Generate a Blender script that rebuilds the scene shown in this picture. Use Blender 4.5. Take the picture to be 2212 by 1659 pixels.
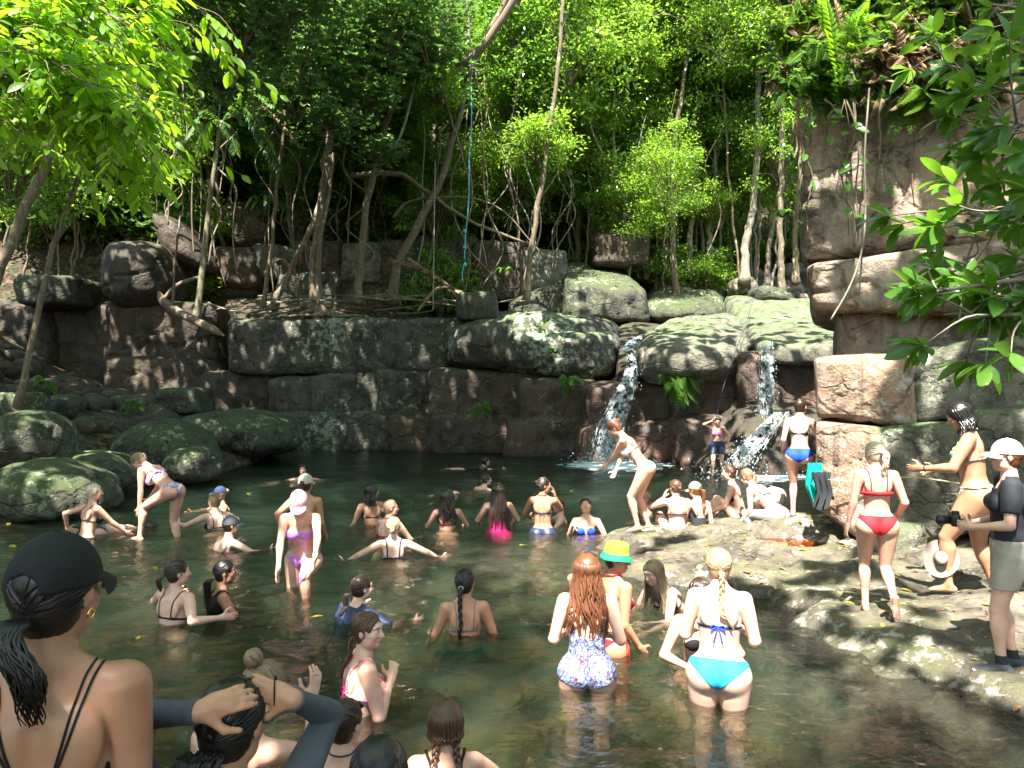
import bpy, math, random
import numpy as np
from mathutils import Vector, Matrix
C = bpy.context
for o in list(bpy.data.objects): bpy.data.objects.remove(o)
SC = C.scene
COL = SC.collection
R = math.radians
# ---------------------------------------------------------------- camera, sky, sun, exposure
F = 1640.0; CX = 1106.0; CY = 829.5; CH = 2.1       # focal length in units of a 2212 px wide picture
cam = bpy.data.cameras.new('camera'); co = bpy.data.objects.new('camera', cam); COL.objects.link(co)
cam.sensor_width = 36; cam.lens = 36*F/2212.0; cam.clip_start = .05; cam.clip_end = 600
co.location = (0, 0, CH); co.rotation_euler = (R(90), 0, 0)
SC.camera = co
SUN_EL = 62.0; SUN_AZ = 196.0      # azimuth clockwise from +Y: behind the camera, a little to its left
SC.world = bpy.data.worlds.new('World'); SC.world.use_nodes = True
wn = SC.world.node_tree; bg = wn.nodes['Background']
sky = wn.nodes.new('ShaderNodeTexSky'); sky.sky_type = 'NISHITA'; sky.sun_disc = False
sky.sun_elevation = R(SUN_EL); sky.sun_rotation = R(SUN_AZ)
wm = wn.nodes.new('ShaderNodeMix'); wm.data_type = 'RGBA'; wm.blend_type = 'MULTIPLY'; wm.inputs[0].default_value = 1; wm.inputs[7].default_value = (1.0, .90, .76, 1)   # the photograph's warm white balance
wn.links.new(sky.outputs[0], wm.inputs[6]); wn.links.new(wm.outputs[2], bg.inputs[0]); bg.inputs[1].default_value = .15
sl = bpy.data.lights.new('sun', 'SUN'); sl.energy = 5.0; sl.angle = R(.5); sl.color = (1, .95, .86)
so = bpy.data.objects.new('sun', sl); COL.objects.link(so)
SD = Vector((math.sin(R(SUN_AZ))*math.cos(R(SUN_EL)), math.cos(R(SUN_AZ))*math.cos(R(SUN_EL)), math.sin(R(SUN_EL))))
so.rotation_euler = SD.to_track_quat('Z', 'Y').to_euler(); so.location = (0, -5, 30)
SC.view_settings.view_transform = 'Standard'; SC.view_settings.look = 'None'
SC.view_settings.exposure = 2.42; SC.view_settings.gamma = 1.0
SC.render.engine = 'CYCLES'
SC.cycles.max_bounces = 7; SC.cycles.diffuse_bounces = 3; SC.cycles.glossy_bounces = 2
SC.cycles.transmission_bounces = 4; SC.cycles.transparent_max_bounces = 10; SC.cycles.volume_bounces = 1
SC.cycles.caustics_reflective = False; SC.cycles.caustics_refractive = False
SC.cycles.sample_clamp_indirect = 4

# ---------------------------------------------------------------- helpers
def at(px, py, Y):                                  # picture position + distance -> point of the place
    return np.array([(px-CX)/F*Y, Y, CH+(CY-py)/F*Y])
def onz(px, py, z=0.0):                             # picture position on the level z
    Y = (CH-z)*F/(py-CY); return np.array([(px-CX)/F*Y, Y, z])
def tag(o, label=None, cat=None, group=None, kind=None):
    if label: o['label'] = label
    if cat: o['category'] = cat
    if group: o['group'] = group
    if kind: o['kind'] = kind
    return o
def empty(name, loc=(0, 0, 0), label=None, cat=None, group=None, rz=0):
    o = bpy.data.objects.new(name, None); COL.objects.link(o); o.location = loc; o.rotation_euler = (0, 0, rz)
    o.empty_display_size = .1
    return tag(o, label, cat, group)
def hashn(ix, iy, iz, s):
    h = (ix*374761393 + iy*668265263 + iz*2147483647 + s*974634777) & 0xffffffff
    h = ((h ^ (h >> 13))*1274126177) & 0xffffffff
    h = ((h ^ (h >> 16))*2246822519) & 0xffffffff
    return ((h ^ (h >> 15)) & 0xffff)/65535.0
def vnoise(p, s=0):                                 # value noise, -1..1
    p = np.asarray(p, float); i = np.floor(p).astype(np.int64); f = p-i; f = f*f*f*(f*(f*6-15)+10)
    r = 0
    for dx in (0, 1):
        wx = f[:, 0] if dx else 1-f[:, 0]
        for dy in (0, 1):
            wy = f[:, 1] if dy else 1-f[:, 1]
            for dz in (0, 1):
                wz = f[:, 2] if dz else 1-f[:, 2]
                r = r + wx*wy*wz*hashn(i[:, 0]+dx, i[:, 1]+dy, i[:, 2]+dz, s)
    return r*2-1
def fbm(p, s=0, o=4, g=.5):
    r = 0; a = 1; t = 0; p = np.asarray(p, float)
    for k in range(o):
        r = r + a*vnoise(p*2.03**k+k*7.3, s+k*17); t += a; a *= g
    return r/t
def mesh(name, V, Fs, mats=None, parent=None, smooth=True, mi=None, link=True):
    """V (n,3); Fs: list of integer arrays (m,3) or (m,4)"""
    me = bpy.data.meshes.new(name)
    if not isinstance(Fs, (list, tuple)): Fs = [Fs]
    Fs = [np.asarray(f, np.int32) for f in Fs if len(f)]
    V = np.asarray(V, np.float32)
    me.vertices.add(len(V)); me.vertices.foreach_set('co', V.ravel())
    if Fs:
        cnt = np.concatenate([np.full(len(f), f.shape[1], np.int32) for f in Fs])
        idx = np.concatenate([f.ravel() for f in Fs])
        me.loops.add(len(idx)); me.loops.foreach_set('vertex_index', idx)
        me.polygons.add(len(cnt)); st = np.concatenate([[0], np.cumsum(cnt)[:-1]]).astype(np.int32)
        me.polygons.foreach_set('loop_start', st)
        try: me.polygons.foreach_set('loop_total', cnt)
        except Exception: pass
        if smooth: me.polygons.foreach_set('use_smooth', np.ones(len(cnt), bool))
    for m in (mats if isinstance(mats, (list, tuple)) else [mats]):
        if m: me.materials.append(m)
    if mi is not None and Fs: me.polygons.foreach_set('material_index', np.asarray(mi, np.int32))
    me.update(calc_edges=True); me.validate()
    if not link: return me
    o = bpy.data.objects.new(name, me); COL.objects.link(o)
    if parent: o.parent = parent
    return o
def obj(name, me, parent=None, loc=None):
    o = bpy.data.objects.new(name, me); COL.objects.link(o)
    if parent: o.parent = parent
    if loc is not None: o.location = loc
    return o
def attr(o, name, vals):
    a = o.data.attributes.new(name, 'FLOAT', 'POINT'); a.data.foreach_set('value', np.asarray(vals, np.float32))
class MB:                                           # collects pieces into one mesh
    def __init__(s): s.v = []; s.f3 = []; s.f4 = []; s.m3 = []; s.m4 = []; s.n = 0
    def add(s, V, Fc, m=0):
        V = np.asarray(V, float); Fc = np.asarray(Fc)
        if len(V) == 0 or len(Fc) == 0: return
        s.v.append(V)
        if Fc.shape[1] == 3: s.f3.append(Fc+s.n); s.m3 += [m]*len(Fc)
        else: s.f4.append(Fc+s.n); s.m4 += [m]*len(Fc)
        s.n += len(V)
    def build(s, name, mats, parent=None, smooth=True, link=True):
        V = np.concatenate(s.v) if s.v else np.zeros((0, 3)); Fs = []; mi = []
        if s.f3: Fs.append(np.concatenate(s.f3)); mi += s.m3
        if s.f4: Fs.append(np.concatenate(s.f4)); mi += s.m4
        return mesh(name, V, Fs, mats, parent, smooth, mi, link)
def nrm(v):
    v = np.asarray(v, float); return v/(np.linalg.norm(v, axis=-1, keepdims=True)+1e-9)
def tube(P, r, n=6, cap=True, flat=None):
    """tube along P (k,3), radii r (k,) ; flat: (normal, factor) squashes the section"""
    P = np.asarray(P, float); k = len(P); r = np.broadcast_to(np.asarray(r, float), (k,))
    T = nrm(np.gradient(P, axis=0)); up = np.array([0, 0, 1.]) if abs(T[0][2]) < .9 else np.array([1., 0, 0])
    A = np.zeros((k, 3)); a = up-T[0]*up.dot(T[0]); a = nrm(a)
    for i in range(k):
        a = nrm(a-T[i]*a.dot(T[i])); A[i] = a
    B = np.cross(T, A); th = np.linspace(0, 2*np.pi, n, endpoint=False)
    off = A[:, None]*np.cos(th)[None, :, None]+B[:, None]*np.sin(th)[None, :, None]
    if flat is not None:
        nn = nrm(flat[0]); off = off-(off@nn)[..., None]*nn*(1-flat[1])
    V = (P[:, None]+off*r[:, None, None]).reshape(-1, 3)
    i = np.arange(k-1)[:, None]*n; j = np.arange(n)[None]; j2 = (j+1) % n
    Q = np.stack([i+j, i+j2, i+n+j2, i+n+j], -1).reshape(-1, 4)
    if cap:
        V = np.concatenate([V, P[:1]-T[0]*r[0]*.5, P[-1:]+T[-1]*r[-1]*.5]); c0 = k*n; c1 = c0+1
        jj = np.arange(n); a0 = np.stack([jj*0+c0, (jj+1) % n, jj, jj], -1); a1 = np.stack([jj*0+c1, (k-1)*n+jj, (k-1)*n+(jj+1) % n, (k-1)*n+(jj+1) % n], -1)
        return V, Q, np.concatenate([a0[:, :3], a1[:, :3]])
    return V, Q, np.zeros((0, 3), int)
def addtube(mb, P, r, n=6, m=0, cap=True, flat=None):
    V, Q, T3 = tube(P, r, n, cap, flat); base = mb.n
    mb.add(V, Q, m)
    if len(T3): mb.f3.append(T3+base); mb.m3 += [m]*len(T3)
def spline(P, n):
    P = np.asarray(P, float); k = len(P)
    if k < 3:
        t = np.linspace(0, 1, n)[:, None]; return P[0]*(1-t)+P[-1]*t
    Q = np.concatenate([[2*P[0]-P[1]], P, [2*P[-1]-P[-2]]]); out = []
    for t in np.linspace(0, k-1-1e-6, n):
        i = int(t); f = t-i; a, b, c, d = Q[i:i+4]
        out.append(.5*((2*b)+(-a+c)*f+(2*a-5*b+4*c-d)*f*f+(-a+3*b-3*c+d)*f**3))
    return np.array(out)

def cubegrid(nx, ny, nz, back=True):
    vs = []; qs = []; n0 = 0
    for axis, sg in ((0, 1), (0, -1), (1, -1), (1, 1), (2, 1), (2, -1)):
        if axis == 1 and sg == 1 and not back: continue
        o1, o2 = [k for k in range(3) if k != axis]; nn = (nx, ny, nz); a = np.linspace(-1, 1, nn[o1]+1); b = np.linspace(-1, 1, nn[o2]+1)
        A, B = np.meshgrid(a, b, indexing='ij'); P = np.zeros((A.size, 3)); P[:, axis] = sg; P[:, o1] = A.ravel(); P[:, o2] = B.ravel()
        i = np.arange(nn[o1])[:, None]*(nn[o2]+1); j = np.arange(nn[o2])[None]
        q = np.stack([i+j, i+j+nn[o2]+1, i+j+nn[o2]+2, i+j+1], -1).reshape(-1, 4)
        flip = (axis == 1) ^ (sg < 0)
        if flip: q = q[:, ::-1]
        vs.append(P); qs.append(q+n0); n0 += len(P)
    V = np.concatenate(vs); Q = np.concatenate(qs)
    key = np.round(V*1e5).astype(np.int64); _, idx, inv = np.unique(key, axis=0, return_index=True, return_inverse=True)
    return V[idx], inv.ravel()[Q]

# ---------------------------------------------------------------- materials
class NT:
    def __init__(s, name):
        s.m = bpy.data.materials.new(name); s.m.use_nodes = True; s.t = s.m.node_tree; s.t.nodes.clear()
        s.out = s.t.nodes.new('ShaderNodeOutputMaterial')
    def n(s, typ, **kw):
        nd = s.t.nodes.new('ShaderNode'+typ)
        for k, v in kw.items():
            if k in nd.bl_rna.properties and k not in ('inputs',): setattr(nd, k, v)
        return nd
    def set(s, sock, v):
        if isinstance(v, bpy.types.NodeSocket): s.t.links.new(v, sock)
        elif v is not None: sock.default_value = v if not (isinstance(v, tuple) and len(v) == 3 and sock.type == 'RGBA') else (*v, 1)
    def coord(s, which='Object', scale=None):
        c = s.n('TexCoord').outputs[which]
        if scale is not None:
            mp = s.n('Mapping'); s.set(mp.inputs[0], c); mp.inputs['Scale'].default_value = scale; return mp.outputs[0]
        return c
    def geo(s, out='Position'): return s.n('NewGeometry').outputs[out]
    def noise(s, vec, scale, detail=3, rough=.6, dist=0, out=0):
        nd = s.n('TexNoise'); s.set(nd.inputs['Vector'], vec); nd.inputs['Scale'].default_value = scale
        nd.inputs['Detail'].default_value = detail; nd.inputs['Roughness'].default_value = rough; nd.inputs['Distortion'].default_value = dist
        return nd.outputs[out]
    def voro(s, vec, scale, feature='F1', out=0, rnd=1):
        nd = s.n('TexVoronoi'); nd.feature = feature; s.set(nd.inputs['Vector'], vec); nd.inputs['Scale'].default_value = scale
        nd.inputs['Randomness'].default_value = rnd
        return nd.outputs[out]
    def ramp(s, fac, stops, interp='LINEAR'):
        nd = s.n('ValToRGB'); cr = nd.color_ramp; cr.interpolation = interp
        while len(cr.elements) < len(stops): cr.elements.new(.5)
        for e, (p, c) in zip(cr.elements, stops):
            e.position = p; e.color = (*c, 1) if isinstance(c, tuple) else (c, c, c, 1)
        s.set(nd.inputs[0], fac); return nd.outputs[0]
    def step(s, fac, a, b): 
        nd = s.n('MapRange'); s.set(nd.inputs[0], fac); nd.inputs[1].default_value = a; nd.inputs[2].default_value = b; return nd.outputs[0]
    def math(s, op, a, b=None, c=None):
        nd = s.n('Math'); nd.operation = op; s.set(nd.inputs[0], a); s.set(nd.inputs[1], b)
        if c is not None: s.set(nd.inputs[2], c)
        return nd.outputs[0]
    def mix(s, fac, a, b, mode='MIX'):
        nd = s.n('Mix'); nd.data_type = 'RGBA'; nd.blend_type = mode; s.set(nd.inputs[0], fac); s.set(nd.inputs[6], a); s.set(nd.inputs[7], b); return nd.outputs[2]
    def xyz(s, vec):
        nd = s.n('SeparateXYZ'); s.set(nd.inputs[0], vec); return nd.outputs
    def bump(s, h, strength=.5, dist=.02, normal=None):
        nd = s.n('Bump'); s.set(nd.inputs['Height'], h); nd.inputs['Strength'].default_value = strength; nd.inputs['Distance'].default_value = dist
        if normal is not None: s.set(nd.inputs['Normal'], normal)
        return nd.outputs[0]
    def pbsdf(s, col, rough=.6, normal=None, spec=.5, **kw):
        nd = s.n('BsdfPrincipled'); s.set(nd.inputs['Base Color'], col); s.set(nd.inputs['Roughness'], rough)
        nd.inputs['Specular IOR Level'].default_value = spec
        if normal is not None: s.set(nd.inputs['Normal'], normal)
        for k, v in kw.items(): s.set(nd.inputs[k.replace('_', ' ')], v)
        return nd.outputs[0]
    def fin(s, sh): s.set(s.out.inputs[0], sh); return s.m
def M_plain(name, col, rough=.6, spec=.4, nz=0, metallic=0):
    t = NT(name); c = col; nm = None
    if nz:
        n1 = t.noise(t.coord(), nz, 3); c = t.mix(t.step(n1, .3, .7), tuple(x*.82 for x in col), tuple(min(1, x*1.12) for x in col)); nm = t.bump(n1, .15, .003)
    return t.fin(t.pbsdf(c, rough, nm, spec, Metallic=metallic))
def M_rock(name, base, dark, moss, lichen, mossamt=.5, lich=.5, wet=0., streak=.5, warm=None, crack=.5):
    t = NT(name); P = t.geo(); N = t.geo('Normal'); nz = t.xyz(N)[2]
    big = t.noise(P, .55, 3); mid = t.noise(P, 2.7, 4, .65); fine = t.noise(P, 14, 5, .7); grit = t.noise(P, 60, 2, .7)
    mp = t.n('Mapping'); t.set(mp.inputs[0], P); mp.inputs['Scale'].default_value = (2.6, 2.6, .22); st = t.noise(mp.outputs[0], 1.6, 4, .65, .6)
    c = t.mix(t.step(mid, .35, .68), dark, base)
    if warm: c = t.mix(t.step(big, .45, .62), c, warm)
    c = t.mix(t.math('MULTIPLY', t.step(st, .52, .68), streak), c, tuple(x*.35 for x in dark))
    mm = t.math('ADD', t.math('MULTIPLY', nz, .32), t.math('ADD', t.math('MULTIPLY', big, .9), t.math('MULTIPLY', mid, .7)))
    c = t.mix(t.math('MULTIPLY', t.step(mm, 1.16-.5*mossamt, 1.36-.45*mossamt), .8), c, t.mix(fine, tuple(x*.6 for x in moss), moss))
    lv = t.math('ADD', t.math('MULTIPLY', t.noise(P, 5.5, 6, .75), 1.), t.math('MULTIPLY', t.math('SUBTRACT', big, .5), .6))
    c = t.mix(t.math('MULTIPLY', t.step(lv, .66-.16*lich, .72-.16*lich), .75), c, lichen)
    spots = t.voro(P, 9); c = t.mix(t.math('MULTIPLY', t.step(t.math('ADD', spots, t.math('MULTIPLY', fine, .25)), .3, .24), .5*lich), c, tuple(min(1, x*1.25) for x in lichen))
    c = t.mix(t.math('MULTIPLY', t.step(fine, .55, .75), .55), c, tuple(x*.5 for x in dark))
    dw = t.n('Vector' 'Math') if False else None
    ds = t.noise(P, 2.2, 3, .6, 0, 1)
    va = t.n('VectorMath'); va.operation = 'MULTIPLY_ADD'; t.set(va.inputs[0], ds); va.inputs[1].default_value = (.55, .55, .55); t.set(va.inputs[2], P)
    mpv = t.n('Mapping'); t.set(mpv.inputs[0], va.outputs[0]); mpv.inputs['Scale'].default_value = (.4, .4, .8)
    ck = t.voro(mpv.outputs[0], .9, 'DISTANCE_TO_EDGE'); ckm = t.step(ck, .0, .022)
    ck2 = t.voro(mpv.outputs[0], 3.1, 'DISTANCE_TO_EDGE'); ck2m = t.math('MAXIMUM', t.step(ck2, 0, .03), t.step(big, .5, .58))
    ckk = t.math('MULTIPLY', ckm, t.math('MAXIMUM', ck2m, t.step(mid, .45, .5)))
    c = t.mix(t.math('MULTIPLY', t.math('SUBTRACT', 1., ckk), crack), c, tuple(x*.2 for x in dark))
    h = t.math('ADD', t.math('MULTIPLY', mid, .9), t.math('ADD', t.math('MULTIPLY', fine, .35), t.math('MULTIPLY', grit, .1)))
    h = t.math('ADD', h, t.math('MULTIPLY', ckk, .5*crack))
    nm = t.bump(h, .9, .09)
    pz = t.xyz(P)[2]
    wl = t.step(t.math('ADD', pz, t.math('MULTIPLY', mid, .25)), .28, .1)
    wl = t.math('MULTIPLY', wl, t.step(pz, -.22, -.06))                 # the wet band at the waterline
    c = t.mix(t.math('MULTIPLY', wl, .6), c, tuple(x*.3 for x in dark))
    if wet:
        rough = t.math('SUBTRACT', .85, t.math('MULTIPLY', t.math('MAXIMUM', t.step(st, .4, .6), wl), .55*wet))
    else: rough = t.math('SUBTRACT', .88, t.math('MULTIPLY', wl, .5))
    return t.fin(t.pbsdf(c, rough, nm, .4))
def M_leaf(name, c1, c2, tr, rough=.35, tw=.45, spec=.5):
    t = NT(name); rnd = t.geo('Random Per Island'); ob = t.n('ObjectInfo').outputs['Random']
    f = t.math('FRACT', t.math('ADD', t.math('MULTIPLY', rnd, 1.), t.math('MULTIPLY', ob, .37)))
    c = t.mix(f, c1, c2); trc = t.mix(f, tr, tuple(x*.62 for x in tr))
    n1 = t.noise(t.geo(), 30, 2); nm = t.bump(n1, .25, .01)
    a = t.pbsdf(c, rough, nm, spec); b = t.n('BsdfTranslucent'); t.set(b.inputs[0], trc)
    mx = t.n('MixShader'); mx.inputs[0].default_value = tw; t.set(mx.inputs[1], a); t.set(mx.inputs[2], b.outputs[0])
    return t.fin(mx.outputs[0])
def M_bark(name, c1, c2, spots=(.4, .42, .33), amt=.5, sc=(6, 6, 1.2)):
    t = NT(name); P = t.geo()
    mp = t.n('Mapping'); t.set(mp.inputs[0], P); mp.inputs['Scale'].default_value = sc
    a = t.noise(mp.outputs[0], 3, 4, .7); b = t.noise(P, 4, 4, .7)
    c = t.mix(t.step(a, .35, .65), c1, c2); c = t.mix(t.math('MULTIPLY', t.step(b, .66-.14*amt, .7-.14*amt), .8), c, spots)
    return t.fin(t.pbsdf(c, .85, t.bump(a, .8, .03), .25))
# ================================================================ THE PLACE
MR = {
 'lichen': M_rock('rock_lichen', (.10, .095, .072), (.038, .036, .028), (.06, .10, .025), (.30, .34, .26), .45, .6),
 'mossy': M_rock('rock_mossy', (.095, .095, .068), (.034, .034, .025), (.055, .080, .022), (.22, .27, .17), .62, .5),
 'dark': M_rock('rock_dark', (.075, .060, .043), (.026, .021, .016), (.035, .046, .016), (.15, .16, .10), .4, .25, .4, .6, (.075, .048, .030)),
 'red': M_rock('rock_red', (.115, .078, .058), (.042, .03, .025), (.07, .06, .035), (.22, .16, .13), .15, .15, .7, .55, (.15, .078, .05)),
 'pink': M_rock('rock_pink', (.36, .295, .235), (.13, .095, .07), (.13, .14, .07), (.42, .42, .37), .3, .45, 0, .75, (.32, .205, .14)),
 'wall': M_rock('rock_wall', (.20, .185, .14), (.065, .064, .048), (.09, .13, .05), (.34, .36, .28), .5, .3, 0, .5),
 'ledge': M_rock('rock_ledge', (.18, .15, .11), (.055, .046, .034), (.085, .095, .035), (.40, .37, .31), .22, .46, .4, .45),
 'floor': M_rock('rock_floor', (.26, .175, .08), (.07, .05, .026), (.10, .095, .025), (.38, .29, .13), .3, .3, 0, 0),
}
def litter_mat():
    t = NT('leaf_litter'); P = t.geo(); v = t.voro(P, 7, 'F1', 1); d = t.voro(P, 7)
    c = t.ramp(t.xyz(v)[0], [(0, (.03, .02, .012)), (.35, (.07, .045, .025)), (.6, (.12, .08, .045)), (.8, (.04, .05, .018)), (1, (.22, .16, .10))], 'CONSTANT')
    big = t.noise(P, .4, 4); c = t.mix(t.step(big, .45, .6), c, (.035, .032, .02))
    return t.fin(t.pbsdf(c, .85, t.bump(t.math('ADD', d, t.noise(P, 12, 4)), 1., .06), .3))
ML = litter_mat()

# ---- ground: one sheet with the pool basin, the banks and the forest hill
def ground_h(x, y):
    prof = np.interp(y, [-60, -5, 0, 2.5, 4, 7, 9, 12, 18, 20.5, 25, 27.3, 29, 32, 38, 50, 70, 120, 200], [3, 1.2, .4, .0, -.45, -.75, -1.1, -2.3, -2.6, -2.6, -2.4, 3.9, 4.5, 6.0, 8.3, 14, 24, 44, 60])
    left = np.interp(x, [-60, -20, -14, -10, -8.3, -7.2, -6], [16, 7.5, 3.6, 1.1, .35, -.3, -3.])
    left = np.where(y > 17, np.interp(x, [-60, -20, -14, -9, -7.0, -5.5], [16, 6, 2.0, .9, .3, -3]), left)
    right = np.interp(x, [2.6, 4.2, 6, 9, 20, 60], [-3, -.6, .3, 3.5, 9, 16])*np.where(y > 13, 0, 1)+np.where(y > 13, -3, 0)
    h = np.maximum(np.maximum(prof, left), right)
    h = h+np.where(y > 26, np.interp(x, [-30, -14, -6, -2], [5, 3.4, 1.2, 0])*np.clip((y-26)/5, 0, 1), 0)
    return h
def ground_n(x, y):
    h = ground_h(x, y); p = np.stack([x, y, x*0], -1)
    return h+fbm(p*.35, 3, 3)*np.where(y > 24, .5, .12)+fbm(p*1.7, 5, 3)*.1
def ax(a, b, n, mid, tight):
    t = np.linspace(-1, 1, n); s = np.sinh(t*tight)/np.sinh(tight); return np.where(s < 0, mid+s*(mid-a), mid+s*(b-mid))
xs = ax(-170, 170, 300, -1, 4.2); ys = ax(-60, 200, 320, 10, 3.2)
X, Y = np.meshgrid(xs, ys, indexing='ij')
V = np.stack([X.ravel(), Y.ravel(), ground_n(X.ravel(), Y.ravel())], -1)
i = np.arange(len(xs)-1)[:, None]*len(ys); j = np.arange(len(ys)-1)[None]
Q = np.stack([i+j, i+j+len(ys), i+j+len(ys)+1, i+j+1], -1).reshape(-1, 4)
fc = V[Q].mean(1); mi = np.where((fc[:, 2] < -.1), 1, 0)
g = mesh('ground', V, Q, [ML, MR['floor']], mi=mi); tag(g, kind='structure')

# ---- rounded rock blocks
def rockshape(P8, k=5., res=.1, amp=.12, seed=0, groove=True):
    """P8: 4 front corners + 4 back corners (TL,TR,BR,BL), 3-D; returns V,Q"""
    P8 = np.asarray(P8, float)
    sx = np.linalg.norm(P8[1]-P8[0])*.5+np.linalg.norm(P8[2]-P8[3])*.5; sz = np.linalg.norm(P8[0]-P8[3])*.5+np.linalg.norm(P8[1]-P8[2])*.5
    sy = np.linalg.norm(P8[:4].mean(0)-P8[4:].mean(0)); nn = [int(np.clip(s/res, 6, 110)) for s in (sx, sy, sz)]
    U, Q = cubegrid(nn[0], nn[1], nn[2]); k = k*1.9 if k > 3.7 else k
    q = U/((np.abs(U)**k).sum(1, keepdims=True)**(1/k))
    u = (q[:, 0]+1)/2; w = (q[:, 1]+1)/2; v = (1-q[:, 2])/2
    f = lambda c: (c[0]*(1-u)[:, None]+c[1]*u[:, None])*(1-v)[:, None]+(c[3]*(1-u)[:, None]+c[2]*u[:, None])*v[:, None]
    V = f(P8[:4])*(1-w)[:, None]+f(P8[4:])*w[:, None]
    cen = P8.mean(0); D = nrm((V-cen)/np.array([sx, sy, sz])*min(sx, sy, sz)); s = seed*13.1
    n = fbm(V*.55+s, seed, 3)*1.3+fbm(V*1.8+s, seed+5, 4)*.55+fbm(V*6+s, seed+9, 3)*.16
    if groove:
        r = np.abs(vnoise(V*np.array([.8, .8, 1.3])+s+vnoise(V*1.5, seed)[:, None]*.5, seed+3)); n = n-.8*np.exp(-(r/.03)**2)
    return V+D*(n*amp)[:, None], Q
def pxblock(c, Y, depth, **kw):
    """c: front corners in picture units TL,TR,BR,BL (distance Y); the block runs straight back by depth"""
    Ys = Y if isinstance(Y, (list, tuple)) else [Y]*4
    fr = np.array([at(p[0], p[1], yy) for p, yy in zip(c, Ys)]); bk = fr+np.array([0, depth, 0])
    return rockshape(np.concatenate([fr, bk]), **kw)
CK = ['lichen', 'mossy', 'dark', 'red', 'pink', 'wall', 'ledge']
CM = [MR[k] for k in CK]
cliff = MB()
def blk(c, Y, depth, m, seed, k=6., amp=.16, res=.1, **kw):
    if Y > 15:
        ex = 24 if Y < 26 else 6; c = [(c[0][0]-ex, c[0][1]-4), (c[1][0]+ex, c[1][1]-4), (c[2][0]+ex, c[2][1]+7), (c[3][0]-ex, c[3][1]+7)]
    V, Q = pxblock(c, Y, depth, k=k, amp=amp, res=res, seed=seed, **kw); cliff.add(V, Q, CK.index(m))
# left recessed dark wall (upper courses), then the courses above the pool
blk([(-260, 640), (70, 640), (90, 900), (-260, 900)], 25.2, 4, 'dark', 1)
blk([(60, 655), (260, 650), (250, 900), (60, 905)], 25.7, 4, 'dark', 2)
blk([(240, 650), (440, 660), (450, 790), (240, 770)], 25.4, 4, 'dark', 3)
blk([(235, 765), (450, 780), (470, 910), (235, 900)], 25.2, 4, 'dark', 4)
blk([(430, 690), (540, 690), (530, 900), (430, 900)], 26.2, 4, 'dark', 5)
blk([(505, 688), (735, 690), (735, 808), (515, 800)], 24.6, 5, 'lichen', 6, k=8)
blk([(725, 690), (955, 692), (952, 800), (725, 806)], 24.4, 5, 'lichen', 7, k=8)
blk([(860, 735), (950, 742), (948, 800), (870, 800)], 24.1, 5, 'lichen', 8)
blk([(950, 672), (1340, 664), (1326, 822), (955, 796)], 22.9, 6, 'lichen', 9, k=3.6, amp=.24)
blk([(1075, 690), (1335, 700), (1328, 824), (1090, 812)], 22.5, 5, 'lichen', 10, k=3.3, amp=.2)
# lower courses down into the water
blk([(450, 805), (600, 800), (600, 1000), (440, 990)], 25.0, 4, 'dark', 11)
blk([(590, 812), (710, 806), (700, 905), (590, 905)], 24.4, 4, 'mossy', 12, k=4)
blk([(700, 812), (850, 806), (840, 905), (700, 905)], 24.3, 4, 'lichen', 13, k=5)
blk([(835, 802), (960, 798), (955, 905), (835, 900)], 24.1, 4, 'lichen', 14, k=5)
blk([(580, 895), (720, 895), (720, 1020), (580, 1020)], 24.0, 4, 'lichen', 15, k=5)
blk([(710, 895), (860, 895), (860, 1020), (710, 1020)], 24.1, 4, 'lichen', 16, k=6)
blk([(850, 890), (960, 890), (965, 1020), (850, 1020)], 23.9, 4, 'dark', 17, k=6)
blk([(945, 796), (1170, 812), (1160, 905), (945, 900)], 23.3, 5, 'dark', 18, k=7)
blk([(950, 895), (1150, 890), (1140, 1025), (950, 1020)], 23.1, 5, 'dark', 19, k=6)
blk([(1140, 815), (1320, 832), (1310, 925), (1140, 915)], 22.4, 5, 'dark', 20, k=6)
blk([(1120, 905), (1300, 900), (1310, 1050), (1110, 1040)], 22.1, 5, 'dark', 21, k=6)
blk([(1290, 835), (1480, 828), (1490, 935), (1290, 950)], 21.2, 5, 'red', 22, k=7)
blk([(1280, 925), (1500, 905), (1510, 1070), (1280, 1060)], 20.6, 5, 'red', 23, k=6)
blk([(1470, 820), (1640, 800), (1650, 925), (1480, 935)], 20.4, 5, 'red', 24, k=7)
blk([(1490, 905), (1660, 905), (1670, 1080), (1490, 1075)], 19.6, 5, 'red', 25, k=6)
blk([(1620, 762), (1800, 770), (1800, 905), (1630, 910)], 19.6, 5, 'red', 26, k=7)
blk([(1640, 895), (1820, 860), (1830, 1060), (1600, 1060)], 18.0, 5, 'dark', 27, k=3.5)
blk([(1560, 990), (1700, 960), (1740, 1090), (1560, 1090)], 17.4, 3, 'dark', 28, k=3)
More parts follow.
